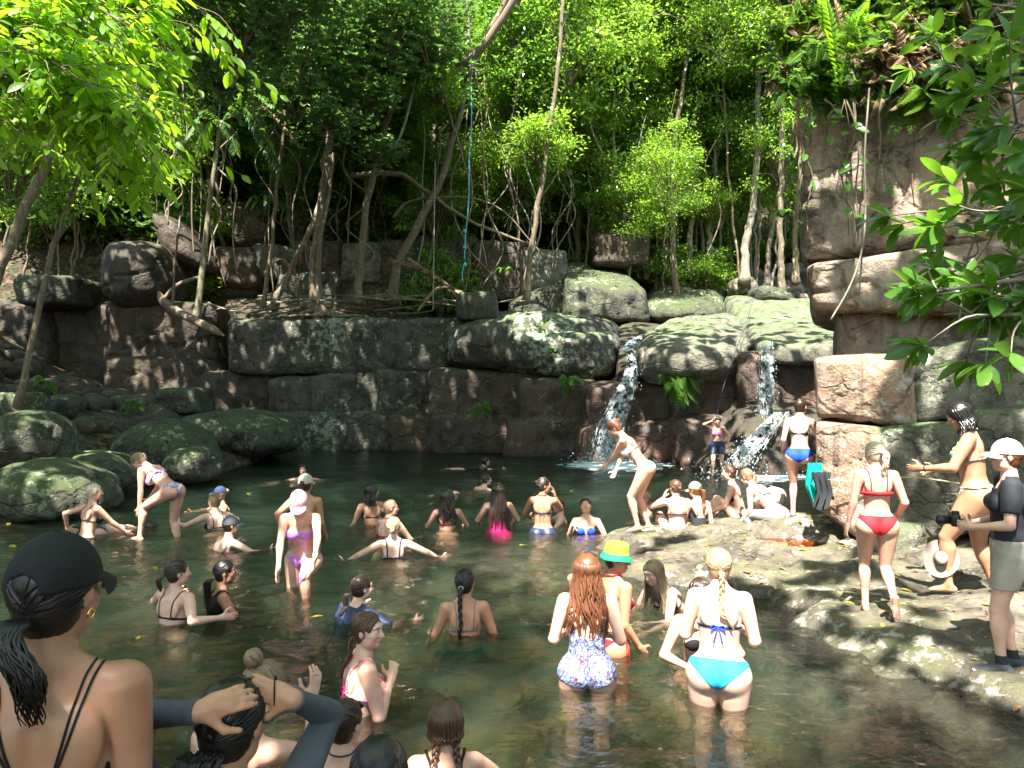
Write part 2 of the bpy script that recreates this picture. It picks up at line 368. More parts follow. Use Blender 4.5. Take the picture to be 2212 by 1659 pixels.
# the dome between the two falls, the slab above and the stream bed
def blk3(c8, m, seed, k=5., amp=.15, res=.1):
    V, Q = rockshape(c8, k=k, amp=amp, res=res, seed=seed); cliff.add(V, Q, CK.index(m))
def wedge(fr, Yf, bk, Yb, m, seed, **kw):           # front face corners at Yf, back face corners at Yb
    blk3([at(*p, Yf) for p in fr]+[at(*p, Yb) for p in bk], m, seed, **kw)
wedge([(1352, 735), (1650, 720), (1640, 835), (1352, 850)], 19.6, [(1420, 690), (1600, 655), (1600, 800), (1420, 800)], 27, 'wall', 31, k=3.4, amp=.16)
wedge([(1640, 742), (1960, 730), (1950, 800), (1640, 790)], 19.2, [(1560, 640), (1800, 640), (1800, 760), (1560, 760)], 29, 'wall', 32, k=4, amp=.14)
wedge([(1330, 800), (1400, 790), (1400, 860), (1330, 860)], 21.6, [(1330, 690), (1440, 690), (1440, 800), (1330, 800)], 27, 'dark', 33, k=4)
wedge([(1100, 660), (1240, 600), (1240, 720), (1100, 720)], 27.5, [(1120, 600), (1240, 570), (1240, 700), (1100, 700)], 31, 'mossy', 34, k=4)
wedge([(1215, 600), (1400, 625), (1410, 700), (1215, 700)], 26.5, [(1215, 560), (1330, 560), (1400, 700), (1215, 700)], 32, 'mossy', 35, k=4)
wedge([(1380, 650), (1570, 655), (1580, 710), (1380, 710)], 27.5, [(1400, 595), (1560, 600), (1560, 700), (1400, 700)], 34, 'mossy', 36, k=3.2)
wedge([(1560, 640), (1720, 640), (1760, 700), (1560, 690)], 28, [(1580, 600), (1700, 600), (1700, 700), (1560, 700)], 36, 'mossy', 37, k=3.2)
# rock row behind the root ledge
row = [(440, 538, 105, 66), (545, 530, 90, 60), (630, 520, 110, 80), (740, 525, 80, 72), (815, 520, 85, 110), (900, 505, 130, 130), (1025, 520, 110, 120), (1130, 540, 90, 110),
       (455, 600, 90, 66), (600, 590, 130, 75), (735, 595, 90, 70), (500, 470, 150, 75), (620, 450, 120, 80), (760, 440, 130, 80), (1290, 500, 110, 60)]
for q, (x, y, w, h) in enumerate(row):
    Yr = 28.2+.25*(q % 3)+(2.5 if y < 480 else 0)
    blk([(x, y), (x+w, y-4+(q*7) % 9), (x+w+3, y+h+8), (x-3, y+h+6)], Yr, 3.5, ['dark', 'mossy', 'dark', 'wall'][q % 4], 40+q, k=5, amp=.13)
# overhanging wall and pillar on the right
def rb(c, Yl, Yr, depth, m, seed, **kw):            # face runs from Yl (left corners) to Yr (right corners)
    fr = [at(*c[0], Yl), at(*c[1], Yr), at(*c[2], Yr), at(*c[3], Yl)]
    bk = [p+np.array([1.9, depth, 0]) for p in fr]
    blk3(fr+bk, m, seed, **kw)
rb([(1700, 240), (2420, 130), (2420, 500), (1728, 560)], 10.2, 8.6, 4, 'pink', 61, k=9, amp=.12, res=.06)
rb([(1745, 60), (2450, -80), (2450, 240), (1750, 260)], 11.6, 10.4, 3, 'mossy', 60, k=4, amp=.3, res=.1)
rb([(1726, 556), (2420, 478), (2420, 690), (1740, 672)], 9.9, 8.4, 4, 'pink', 62, k=6, amp=.08, res=.05)
rb([(1795, 650), (2420, 650), (2420, 800), (1800, 800)], 10.2, 9.0, 4, 'pink', 63, k=6, amp=.14, res=.06)
rb([(1757, 772), (1975, 760), (1985, 925), (1760, 905)], 9.3, 8.7, 3.4, 'pink', 64, k=8, amp=.06, res=.045)
rb([(1955, 752), (2450, 690), (2450, 880), (1960, 925)], 8.8, 7.9, 3.4, 'wall', 65, k=8, amp=.10, res=.045)
rb([(1757, 905), (1905, 925), (1925, 1225), (1757, 1100)], 9.25, 8.6, 3.4, 'pink', 66, k=8, amp=.06, res=.045)
rb([(1890, 925), (2110, 905), (2110, 1160), (1900, 1200)], 8.7, 8.1, 3.4, 'wall', 67, k=8, amp=.09, res=.045)
rb([(2085, 890), (2450, 865), (2450, 1190), (2085, 1165)], 8.2, 7.6, 3.4, 'wall', 68, k=8, amp=.09, res=.045)
rb([(1862, 1135), (1990, 1130), (1985, 1260), (1862, 1240)], 8.45, 8.2, 2.5, 'wall', 69, k=5, amp=.07, res=.045)
cl = cliff.build('cliff', CM); tag(cl, kind='structure')

# ---- the rock ledge on the right, a fine sheet rising out of the water
def ledge_h(x, y):
    sy = [3.0, 4.2, 4.7, 5.0, 5.5, 6.0, 6.6, 7.1, 7.7, 8.3, 8.8, 9.6, 10.4, 10.9, 11.5, 12.2]
    sx = [4.6, 3.5, 3.05, 2.75, 2.5, 2.3, 2.35, 2.55, 2.2, 1.35, 1.2, 1.05, 1.15, 1.7, 3.4, 5.0]
    e = x-np.interp(y, sy, sx); p = np.stack([x, y, x*0], -1)
    e = e+fbm(p*1.3, 21, 3)*.45
    top = .10+.05*np.clip(e, 0, 3)+np.clip((e-1.2)*.06, 0, .5)
    st = fbm(np.stack([x*.9+y*.5, y*1.6-x*.4, x*0], -1), 31, 4)
    h = np.where(e < 0, e*.38-1.3*e*e, top*np.clip(e/.35, 0, 1))+st*.13*np.clip(e+.3, 0, 1)+fbm(p*5, 33, 3)*.022
    ter = np.abs(vnoise(np.stack([x*.7+y*.35, y*1.25-x*.3, x*0], -1), 44)); h = h-.07*np.exp(-(ter/.05)**2)
    h = h-np.where(y > 10.7, np.clip((y-10.7)*1.1, 0, 1.2)*np.clip(1-(x-2.8)/1.2, 0, 1), 0)
    sh = np.hypot((x-.55)/1.75, (y-9.35)/1.35); shelf = -.17-.55*np.clip(sh-.55, 0, 3)*1.6+fbm(p*2.2, 61, 3)*.07; h = np.where((e < .1), np.maximum(h, shelf), h)
    d = np.hypot((x-3.32)/.45, (y-9.15)/.42); h = h-.22*np.exp(-d**4)+.03*np.exp(-(d-1.35)**2*8)
    return h
x = np.linspace(-1.9, 7.2, 380); y = np.concatenate([np.linspace(3.2, 12.2, 400)])
X, Y = np.meshgrid(x, y, indexing='ij'); V = np.stack([X.ravel(), Y.ravel(), ledge_h(X.ravel(), Y.ravel())], -1)
i = np.arange(len(x)-1)[:, None]*len(y); j = np.arange(len(y)-1)[None]
Q = np.stack([i+j, i+j+len(y), i+j+len(y)+1, i+j+1], -1).reshape(-1, 4)
lg = mesh('rock_ledge', V, Q, MR['ledge']); tag(lg, kind='structure')
def gz(x, y): return float(ledge_h(np.array([float(x)]), np.array([float(y)]))[0])
# amber puddle in the hollow of the ledge
t = NT('amber_water'); tb = t.n('BsdfTransparent'); tb.inputs[0].default_value = (.98, .42, .06, 1); gl = t.n('BsdfGlossy'); gl.inputs['Roughness'].default_value = .02
fr = t.n('Fresnel'); fr.inputs[0].default_value = 1.33; mx = t.n('MixShader'); t.set(mx.inputs[0], fr.outputs[0]); t.set(mx.inputs[1], tb.outputs[0]); t.set(mx.inputs[2], gl.outputs[0])
MPUD = t.fin(mx.outputs[0]); th = np.linspace(0, 2*np.pi, 40, endpoint=False)
pz = gz(3.32, 9.15)+.14
V = np.concatenate([[[3.32, 9.15, pz]], np.stack([3.32+.62*np.cos(th), 9.15+.58*np.sin(th), th*0+pz], -1)])
pd = mesh('puddle', V, np.stack([th.astype(int)*0, np.arange(40)+1, (np.arange(40)+1) % 40+1], -1), MPUD); tag(pd, kind='structure')

# ---- boulders one could point at
def boulder(c, Y, depth, m, seed, label, group=None, k=2.6, amp=.12, res=.07):
    V, Q = pxblock(c, Y, depth, k=k, amp=amp, seed=seed, res=res); cen = V.mean(0); cen[2] = V[:, 2].min()
    o = mesh('boulder', V-cen, Q, MR[m]); o.location = cen
    tag(o, label, 'boulder', group); return o
BG = 'boulders on the left bank'
boulder([(335, 890), (590, 895), (625, 1000), (330, 990)], 19.3, 3.2, 'mossy', 71, 'long mossy boulder with pale lichen at the back left edge of the pool', BG)
boulder([(205, 925), (370, 915), (440, 1050), (190, 1060)], 16.2, 2.4, 'mossy', 72, 'sloping mossy rock between the bent bather and the long mossy boulder', BG)
boulder([(330, 975), (425, 965), (450, 1045), (330, 1050)], 15.6, 1.6, 'mossy', 73, 'small rounded rock at the foot of the sloping mossy rock', BG)
boulder([(-60, 895), (70, 905), (80, 1015), (-60, 1020)], 13.0, 1.6, 'mossy', 74, 'upright rock with pale patches at the left edge of the picture', BG)
boulder([(-80, 1010), (140, 1025), (185, 1140), (-80, 1160)], 11.6, 2.0, 'mossy', 75, 'broad grey rock with lichen at the water behind the black cap', BG)
boulder([(60, 975), (220, 980), (250, 1075), (40, 1070)], 13.6, 1.7, 'mossy', 76, 'low rock with bright green moss beside the bent bather', BG)
boulder([(228, 860), (330, 852), (330, 915), (228, 915)], 21.5, 1.4, 'mossy', 77, 'small block of rock with a fern in front of it under the dark wall', BG, k=4)
boulder([(325, 842), (420, 840), (425, 895), (325, 895)], 21.8, 1.4, 'mossy', 78, 'square mossy block left of the black cleft under the dark wall', BG, k=4)
boulder([(-40, 850), (40, 850), (40, 930), (-40, 930)], 15.5, 1.2, 'mossy', 79, 'pale block behind the leaning trunk at the left edge', BG, k=4)
boulder([(65, 865), (125, 860), (125, 905), (65, 905)], 17.5, 1., 'lichen', 80, 'small pale stone beside the foot of the leaning trunk', BG, k=3)
boulder([(185, 500), (330, 510), (340, 662), (190, 668)], 24.6, 3.5, 'dark', 81, 'huge rounded dark boulder on top of the left wall', 'boulders on the wooded slope', k=3)
boulder([(300, 438), (380, 470), (440, 585), (340, 560)], 26.0, 3, 'dark', 82, 'tilted oblong boulder lying above the huge rounded one', 'boulders on the wooded slope', k=3.2)
boulder([(455, 420), (580, 430), (600, 545), (450, 545)], 29.5, 3, 'dark', 83, 'boulder with a bird nest fern on it behind the palm trunk', 'boulders on the wooded slope', k=3)
boulder([(20, 590), (150, 590), (150, 660), (20, 660)], 24.2, 3, 'mossy', 84, 'flat mossy block on the left wall behind the leaning trunk', 'boulders on the wooded slope', k=4)
boulder([(985, 632), (1070, 628), (1080, 690), (985, 690)], 23.6, 1.2, 'mossy', 85, 'square stone lying on the ledge at the foot of the rope swing', 'boulders on the wooded slope', k=4, amp=.06)
boulder([(1415, 590), (1560, 595), (1580, 650), (1400, 655)], 31, 3, 'mossy', 86, 'low mossy dome in front of the pale trunks', 'boulders on the wooded slope')
boulder([(1585, 595), (1640, 590), (1650, 640), (1585, 640)], 29, 1.5, 'ledge', 87, 'pale round stone at the foot of the curved pale trunk', 'boulders on the wooded slope')
boulder([(1510, 575), (1560, 572), (1590, 605), (1515, 605)], 32, 1.5, 'ledge', 88, 'sunlit pale stone among the tree feet', 'boulders on the wooded slope')
boulder([(1640, 600), (1715, 615), (1730, 665), (1640, 660)], 27, 2, 'mossy', 89, 'dark green stone beside the overhanging wall', 'boulders on the wooded slope')
boulder([(1283, 520), (1340, 525), (1345, 565), (1285, 570)], 33, 2, 'ledge', 90, 'sunlit pale stone left of the slender white trunks', 'boulders on the wooded slope')
rs = np.random.RandomState(4)
sc = MB()
for q in range(520):                                # loose stones below the trees and on the pool bed
    if q < 200: px, Yd = rs.uniform(1150, 1740), rs.uniform(29, 42); s = rs.uniform(.15, .5)
    else: px, Yd = rs.uniform(0, 2200), rs.uniform(4.0, 9.5); s = rs.uniform(.03, .12)
    if q >= 420: px, Yd = rs.uniform(-60, 470), rs.uniform(17, 25); s = rs.uniform(.12, .45)
    x = (px-CX)/F*Yd; z = float(ground_n(np.array([x]), np.array([Yd]))[0])
    P8 = [(x-s, Yd-s, z+s), (x+s, Yd-s, z+s*.8), (x+s, Yd-s, z-s*.5), (x-s, Yd-s, z-s*.5)]; P8 = P8+[(a, Yd+s, c) for a, b, c in P8]
    V, Q = rockshape(P8, k=2.4, res=s/3, amp=s*.35, seed=q, groove=False); sc.add(V, Q, 0 if q < 200 else 1 if q < 420 else 2)
o = sc.build('stones', [MR['ledge'], MR['floor'], MR['dark']]); tag(o, kind='stuff', label='loose stones on the creek bed and pool floor', cat='stones')

# ---- water
def water_mats():
    t = NT('water'); P = t.geo()
    mp = t.n('Mapping'); t.set(mp.inputs[0], P); mp.inputs['Scale'].default_value = (1, 1.5, 1)
    h = t.math('ADD', t.noise(mp.outputs[0], 4.5, 3, .55, .8), t.math('MULTIPLY', t.noise(mp.outputs[0], 15, 2, .5, .5), .35))
    nm = t.bump(h, .5, .06)
    tb = t.n('BsdfTransparent'); tb.inputs[0].default_value = (.93, .97, .93, 1)
    rf = t.n('BsdfRefraction'); rf.inputs['IOR'].default_value = 1.33; rf.inputs['Roughness'].default_value = .0; t.set(rf.inputs['Normal'], nm); t.set(rf.inputs[0], (.97, .99, .97, 1)); mr = t.n('MixShader'); mr.inputs[0].default_value = .62; t.set(mr.inputs[1], tb.outputs[0]); t.set(mr.inputs[2], rf.outputs[0]); tb = mr
    gl = t.n('BsdfGlossy'); gl.inputs['Roughness'].default_value = .03; t.set(gl.inputs['Normal'], nm)
    fr = t.n('Fresnel'); fr.inputs[0].default_value = 1.33; t.set(fr.inputs['Normal'], nm)
    mx = t.n('MixShader'); t.set(mx.inputs[0], fr.outputs[0]); t.set(mx.inputs[1], tb.outputs[0]); t.set(mx.inputs[2], gl.outputs[0])
    # foam where the falls land
    fo = None
    for (fx, fy, r) in ((2.7, 19.6, 1.9), (6.0, 17.2, 1.2)):
        vd = t.n('VectorMath'); vd.operation = 'DISTANCE'; t.set(vd.inputs[0], P); vd.inputs[1].default_value = (fx, fy, 0)
        m = t.step(vd.outputs['Value'], r, r*.15); fo = m if fo is None else t.math('MAXIMUM', fo, m)
    fn = t.noise(P, 3.2, 6, .75, .6); fm = t.step(t.math('ADD', fn, t.math('MULTIPLY', fo, .5)), .66, .84)
    df = t.n('BsdfDiffuse'); df.inputs[0].default_value = (.62, .78, .76, 1)
    mx2 = t.n('MixShader'); t.set(mx2.inputs[0], t.math('MULTIPLY', fm, t.math('MINIMUM', t.math('MULTIPLY', fo, 2.), .8))); t.set(mx2.inputs[1], mx.outputs[0]); t.set(mx2.inputs[2], df.outputs[0])
    va = t.n('VolumeAbsorption'); va.inputs[0].default_value = (.66, .70, .50, 1); va.inputs[1].default_value = WABS
    vs = t.n('VolumeScatter'); vs.inputs[0].default_value = (.24, .40, .37, 1); vs.inputs[1].default_value = WSCA; vs.inputs['Anisotropy'].default_value = .3
    ad = t.n('AddShader'); t.set(ad.inputs[0], va.outputs[0]); t.set(ad.inputs[1], vs.outputs[0])
    t.set(t.out.inputs['Volume'], ad.outputs[0])
    return t.fin(mx2.outputs[0])
WABS = 1.25; WSCA = .62
Yr = np.concatenate([[1.2, 2.4, 3.4], np.geomspace(3.9, 27, 420)]); U = np.linspace(-1, 1, 460)
YY, UU = np.meshgrid(Yr, U, indexing='ij'); XX = UU*(.85*YY+2)-.5
x = XX.ravel(); y = YY.ravel()
def wave(x, y):
    p = np.stack([x, y*1.35, x*0], -1)
    h = vnoise(p*.9, 1)*.015+vnoise(p*2.3+4, 2)*.016+vnoise(p*5.1, 3)*.008+vnoise(p*11, 4)*.003*np.clip(1.6-y/12, 0, 1)
    for (cx, cy, a) in ((-1.85, 7.5, .03), (2.7, 19.6, .03), (-.35, 18, .02), (-.9, 6.6, .008), (-1.4, 5.2, .012), (.52, 5.3, .012), (1.45, 5.1, .012), (-4.9, 10.5, .012), (-2.6, 9.4, .01), (-1.45, 9.2, .014), (-2.9, 6.75, .012), (-2.65, 7.1, .012), (-1.35, 6.9, .014), (-.4, 6.45, .010), (.85, 6.05, .01), (1.35, 7.0, .014), (.4, 10.8, .008), (-.2, 10.8, .008), (-.9, 10.9, .008), (-1.0, 4.95, .012), (-3.6, 9.7, .012)):
        d = np.hypot(x-cx, y-cy); h = h+a*np.sin(d*2*np.pi/.34)*np.exp(-d/.7)*(1-np.exp(-d/.2))
    return h
V = np.stack([x, y, wave(x, y)], -1); n1, n2 = YY.shape
i = np.arange(n1-1)[:, None]*n2; j = np.arange(n2-1)[None]; Q = np.stack([i+j, i+j+1, i+n2+j+1, i+n2+j], -1).reshape(-1, 4)
rim = np.concatenate([np.arange(n2), np.arange(1, n1)*n2+n2-1, (n1-1)*n2+np.arange(n2-2, -1, -1), np.arange(n1-2, 0, -1)*n2])
b0 = len(V); RB = V[rim].copy(); RB[:, 2] = -3.6; V = np.concatenate([V, RB, [[0, 12, -3.6]]]); m = len(rim); k = np.arange(m)
Qs = np.stack([rim, b0+k, b0+(k+1) % m, rim[(k+1) % m]], -1); Tb = np.stack([b0+(k+1) % m, b0+k, k*0+b0+m], -1)
w = mesh('water', V, [Q, Qs, Tb], water_mats()); tag(w, kind='structure')

# ---- falls: many thin threads of white water and drops
t = NT('white_water'); n1 = t.noise(t.geo(), 9, 4, .7); em = t.pbsdf((.80, .88, .90), .15, None, .6); tb = t.n('BsdfTransparent'); mx = t.n('MixShader')
tl = t.n('BsdfTranslucent'); tl.inputs[0].default_value = (.8, .88, .9, 1); m2 = t.n('MixShader'); m2.inputs[0].default_value = .45; t.set(m2.inputs[1], em); t.set(m2.inputs[2], tl.outputs[0])
t.set(mx.inputs[0], t.step(n1, .46, .68)); t.set(mx.inputs[1], tb.outputs[0]); t.set(mx.inputs[2], m2.outputs[0]); MWW = t.fin(mx.outputs[0])
OCT = np.array([(1, 0, 0), (-1, 0, 0), (0, 1, 0), (0, -1, 0), (0, 0, 1.4), (0, 0, -1.4)]); OCF = np.array([(0, 2, 4), (2, 1, 4), (1, 3, 4), (3, 0, 4), (2, 0, 5), (1, 2, 5), (3, 1, 5), (0, 3, 5)])
def fall(name, path, w0, w1, n, seed, drops=500, thick=.02):
    """path: 3-D points from lip to foot"""
    rs = np.random.RandomState(seed); mb = MB(); P = spline(path, 26)
    s = np.linspace(0, 1, 26)
    for q in range(n):
        a = rs.normal(0, .42); a = np.clip(a, -1, 1); wv = w0+(w1-w0)*s**1.3
        Pq = P.copy(); Pq[:, 0] += a*wv+np.cumsum(rs.normal(0, .008+.03*s, 26))*.5
        Pq[:, 1] += rs.uniform(-.5, .3)*wv*.5; L = rs.randint(12, 26) if q % 3 else 25; st = rs.randint(0, 26-L) if q % 3 else 0
        r = thick*rs.uniform(.35, 1.2)*(1+.5*np.sin(np.arange(L)*rs.uniform(.5, 1.3)+q))*np.sin(np.linspace(.25, 2.9, L))**.5
        addtube(mb, Pq[st:st+L], r, 4, 0, False)
    for q in range(drops):
        k = min(25, int(26*rs.power(2.2))); c = P[k]+np.array([rs.normal(0, .6)*(w0+(w1-w0)*s[k]), rs.normal(0, .25), rs.normal(0, .1)])
        mb.add(OCT*rs.uniform(.006, .02)+c, OCF)
    for q in range(int(drops*.45)):
        c = P[-1]+np.array([rs.normal(0, .5), rs.normal(-.15, .35), abs(rs.normal(0, .16))]); c[2] = max(c[2]-P[-1][2], 0)+.02; mb.add(OCT*rs.uniform(.006, .022)+c, OCF)
    o = mb.build(name, MWW); return tag(o, kind='structure')
fall('waterfall', [at(1362, 755, 21.6), at(1364, 800, 21.0), at(1345, 855, 20.6), at(1318, 930, 20.3), at(1308, 1000, 20.1)], .13, .46, 150, 1, 1300, .019)
fall('waterfall', [at(1654, 738, 19.1), at(1656, 770, 18.9), at(1655, 840, 18.8), at(1650, 905, 18.7)], .17, .22, 80, 2, 500, .010)
fall('cascade', [at(1690, 890, 17.9), at(1655, 925, 17.6), at(1620, 965, 17.0), at(1585, 1012, 16.8)], .20, .26, 90, 3, 700, .013)
fall('stream', [at(1530, 685, 25.5), at(1470, 700, 24.5), at(1415, 718, 23.4), at(1372, 738, 22.4), at(1352, 765, 21.6)], .22, .16, 90, 4, 60, .018)
# ================================================================ TREES AND PLANTS
ML1 = M_leaf('leaf_small', (.050, .125, .02), (.16, .28, .04), (.42, .70, .06), .30, .48)
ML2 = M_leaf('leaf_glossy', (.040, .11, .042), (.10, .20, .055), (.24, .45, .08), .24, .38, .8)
ML3 = M_leaf('leaf_backlit', (.10, .22, .015), (.14, .28, .02), (.48, .82, .03), .38, .64)
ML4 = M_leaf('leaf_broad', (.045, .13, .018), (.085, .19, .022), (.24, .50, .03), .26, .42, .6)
MLF = M_leaf('fern_green', (.05, .14, .015), (.09, .20, .02), (.25, .5, .03), .5, .4)
MLD = M_leaf('leaf_dry', (.16, .09, .045), (.32, .22, .12), (.2, .12, .05), .7, .2)
MB1 = M_bark('bark_brown', (.10, .075, .05), (.19, .15, .10), (.30, .32, .22), .5)
MB2 = M_bark('bark_pale', (.15, .13, .10), (.28, .25, .19), (.38, .39, .32), .4)
MB3 = M_bark('bark_palm', (.12, .11, .07), (.24, .21, .13), (.34, .33, .24), .2, (2, 2, 14))
def leaves(P, D, N, L, W, fold=.18, seg=1):
    """one leaf per row: base P, direction D, normal N, length L, width W -> V, Q (two quads folded along the midrib)"""
    P = np.asarray(P, float); D = nrm(D); S = nrm(np.cross(D, N)); N = np.cross(S, D); n = len(P); L = np.broadcast_to(L, (n,))[:, None]; W = np.broadcast_to(W, (n,))[:, None]
    if seg == 1:
        pts = [P, P+D*L*.4+S*W*.5+N*W*fold, P+D*L*1., P+D*L*.4-S*W*.5+N*W*fold]
        V = np.stack(pts, 1).reshape(-1, 3); b = np.arange(n)[:, None]*4
        return V, (b+np.array([[0, 1, 2, 3]]))
    prof = [(0, 0), (.18, .55), (.42, 1), (.68, .92), (.88, .5), (1, 0)]; pts = []
    for (a, wd) in prof:
        mid = P+D*L*a-N*L*.18*a*a
        pts += [mid+S*W*.5*wd+N*W*fold*wd, mid, mid-S*W*.5*wd+N*W*fold*wd]
    V = np.stack(pts, 1).reshape(-1, 3); b = np.arange(n)[:, None, None]*18; q = []
    for r in range(5): q += [[3*r, 3*r+1, 3*r+4, 3*r+3], [3*r+1, 3*r+2, 3*r+5, 3*r+4]]
    return V, (b+np.array(q)[None]).reshape(-1, 4)
def rdir(rs, n): return nrm(rs.normal(size=(n, 3)))
def crown_mesh(name, n, rad, ll, lw, mat, seed, clumps=60, cr=.5, twigs=True, rosette=False):
    rs = np.random.RandomState(seed); c = rdir(rs, clumps)*(rs.uniform(.15, 1, clumps)**.5)[:, None]*np.array(rad)
    c += rs.normal(0, .12, c.shape)*np.array(rad); k = rs.randint(0, clumps, n); off = rs.normal(0, 1, (n, 3))*cr*np.array([1, 1, .5])*rs.uniform(.5, 1.3, clumps)[k][:, None]
    P = c[k]+off; 
    if rosette:                                     # leaves standing in whorls at twig ends
        m = n//8; tips = c[rs.randint(0, clumps, m)]+rs.normal(0, 1, (m, 3))*cr; P = np.repeat(tips, 8, 0); n = len(P); a = np.tile(np.arange(8)*.785, m)+np.repeat(rs.uniform(0, 6, m), 8)
        D = np.stack([np.cos(a), np.sin(a), rs.uniform(-.1, .7, n)], -1)
    else: D = nrm(off)*.6+rdir(rs, n)*.8+np.array([0, 0, -.25])
    N = nrm(np.array([0, -.25, 1.])+rs.normal(0, .55, (n, 3)))
    V, Q = leaves(P, D, N, ll*rs.uniform(.6, 1.25, n), lw*rs.uniform(.7, 1.2, n)); mb = MB(); mb.add(V, Q, 0)
    if twigs:
        for q in range(min(clumps, 26)):
            e = c[q]; m = e*.5+np.array([0, 0, -.15])*rad[2]; addtube(mb, spline([np.array([0, 0, -rad[2]*.9]), m, e], 6), np.linspace(.05, .012, 6), 4, 1, False)
    return mb.build(name, [mat, MB1], link=False)
CR = {
 'a': crown_mesh('crown', 7600, (2.3, 2.3, 2.6), .19, .085, ML1, 1, 70, .42),
 'b': crown_mesh('crown', 7600, (2.8, 2.6, 2.0), .17, .08, ML1, 2, 60, .45),
 'c': crown_mesh('crown', 5200, (2.2, 2.2, 2.2), .24, .10, ML2, 3, 50, .5, rosette=True),
 'd': crown_mesh('crown', 6500, (2.0, 2.0, 3.4), .21, .10, ML4, 4, 60, .42),
 'e': crown_mesh('crown', 2600, (1.3, 1.3, 1.0), .20, .09, ML1, 5, 26, .3),
 'f': crown_mesh('crown', 2200, (1.2, 1.2, .8), .24, .10, ML2, 6, 22, .3, rosette=True),
}
def lm(px):                                         # what stands below this part of the forest
    for b, s in ((120, 'at the left edge'), (260, 'above the leaning pair of trunks'), (400, 'above the round dark boulder'), (520, 'behind the ringed palm'), (640, 'right of the palm fronds'), (740, 'behind the twin trunks'), (840, 'left of the bare crooked branch'), (930, 'under the bare crooked branch'), (1020, 'behind the rope swing'),
                 (1120, 'right of the rope swing'), (1230, 'behind the straight slender trunk'), (1330, 'above the great boulder'), (1420, 'above the main fall'), (1500, 'above the stream'), (1590, 'above the rock dome'), (1680, 'above the second fall'), (1780, 'left of the overhanging wall'), (5000, 'behind the overhanging wall')):
        if px < b: return s
SEEN = {}
def uniq(s):                                        # a tie between look-alikes is broken by its height or order
    SEEN[s] = SEEN.get(s, 0)+1; return s
def gh(x, y): return float(ground_n(np.array([float(x)]), np.array([float(y)]))[0])
def put_crown(parent, key, loc, s, rz, name='crown'):
    o = bpy.data.objects.new(name, CR[key]); COL.objects.link(o); o.parent = parent; o.location = loc
    o.scale = (s, s, s*1.02); o.rotation_euler = (0, 0, rz); return o
def tree(base, path, r0, r1, mat, crowns, label, group='forest trees on the slope', name='tree', wob=.0, roots=0, seed=0, branches=()):
    """path: world points from the foot up; crowns: (key, world loc, scale)"""
    rs = np.random.RandomState(seed); base = np.array(base, float); root = empty(name, base, label, 'tree', group)
    P = spline(np.array(path)-base, 24); P[1:-1] += rs.normal(0, wob, (22, 3))*np.array([1, 1, .2]); mb = MB()
    t = np.linspace(0, 1, 24); addtube(mb, P, r0+(r1-r0)*t+r0*.6*np.exp(-t*18), 9)
    for q in range(roots):
        a = rs.uniform(0, 6.28) if q > 1 else (2.9, -.2)[q]; L = rs.uniform(1.2, 2.6); pts = []
        for s in np.linspace(0, 1, 7):
            x, y = base[0]+math.cos(a)*L*s, base[1]+math.sin(a)*L*s*.35-.1*s; pts.append((x-base[0], y-base[1], (.28*(1-s)**2)+rs.normal(0, .03)+max(0, .05)))
            a += rs.normal(0, .25)
        addtube(mb, spline(pts, 14), np.linspace(r0*.55, r0*.12, 14), 6)
    for bp in branches:
        bq = spline(np.array(bp[0])-base, 16); bq[1:-1] += rs.normal(0, wob*.6, (14, 3)); addtube(mb, bq, np.linspace(bp[1], bp[2], 16), 7)
    mb.build('trunk', mat, root)
    for (k, loc, s) in crowns: put_crown(root, k, np.array(loc)-base, s, rs.uniform(0, 6.28))
    return root
def pxpath(pts, Y): return [at(p[0], p[1], Y if len(p) < 3 else p[2]) for p in pts]
def pxtree(pts, Y, r, mat, crowns, label, **kw):
    P = pxpath(pts, Y); return tree(P[0], P, r, r*.6, mat, [(k, at(x, y, yy), s) for (k, x, y, yy, s) in crowns], label, **kw)
# individually placed trunks (picture units, distance)
pxtree([(-30, 640), (60, 440), (130, 270), (190, 120), (240, -80)], 12.5, .085, MB1, [('a', -60, 60, 13.5, .8), ('b', 240, -60, 14, .8)], 'leaning trunk with pale lichen at the far left edge, thicker of the leaning pair', group='leaning trees on the left bank', wob=.02, seed=1)
pxtree([(38, 880), (70, 740), (110, 560), (160, 410), (195, 330), (260, 200)], 14.5, .062, MB1, [('b', 120, 210, 15.5, .75), ('e', 160, 330, 14.6, .5)], 'slim leaning trunk rising from the mossy rocks at the left, thinner of the leaning pair', group='leaning trees on the left bank', wob=.02, seed=2)
PALM = pxtree([(425, 690), (440, 560), (458, 400), (480, 262)], 24.6, .11, MB3, [], 'ringed palm trunk standing above the fallen log', name='palm_tree')
pxtree([(372, 668), (382, 520), (398, 400), (402, 250), (380, 60)], 24.2, .035, MB1, [('c', 380, 60, 25.5, .8)], 'very thin straight sapling left of the ringed palm trunk', wob=.03, seed=4)
pxtree([(568, 665), (590, 520), (600, 380), (615, 230), (610, 20)], 25.2, .07, MB1, [('c', 610, 40, 26, 1.1)], 'thin brown trunk just right of the palm fronds', wob=.03, seed=5)
pxtree([(590, 668), (625, 590), (690, 440), (705, 330), (735, 150), (765, -40)], 26, .12, MB1, [('c', 690, 90, 26.5, 1.1), ('c', 560, 170, 27, .8)], 'brown trunk leaning right behind the twin trunks', wob=.04, seed=6)
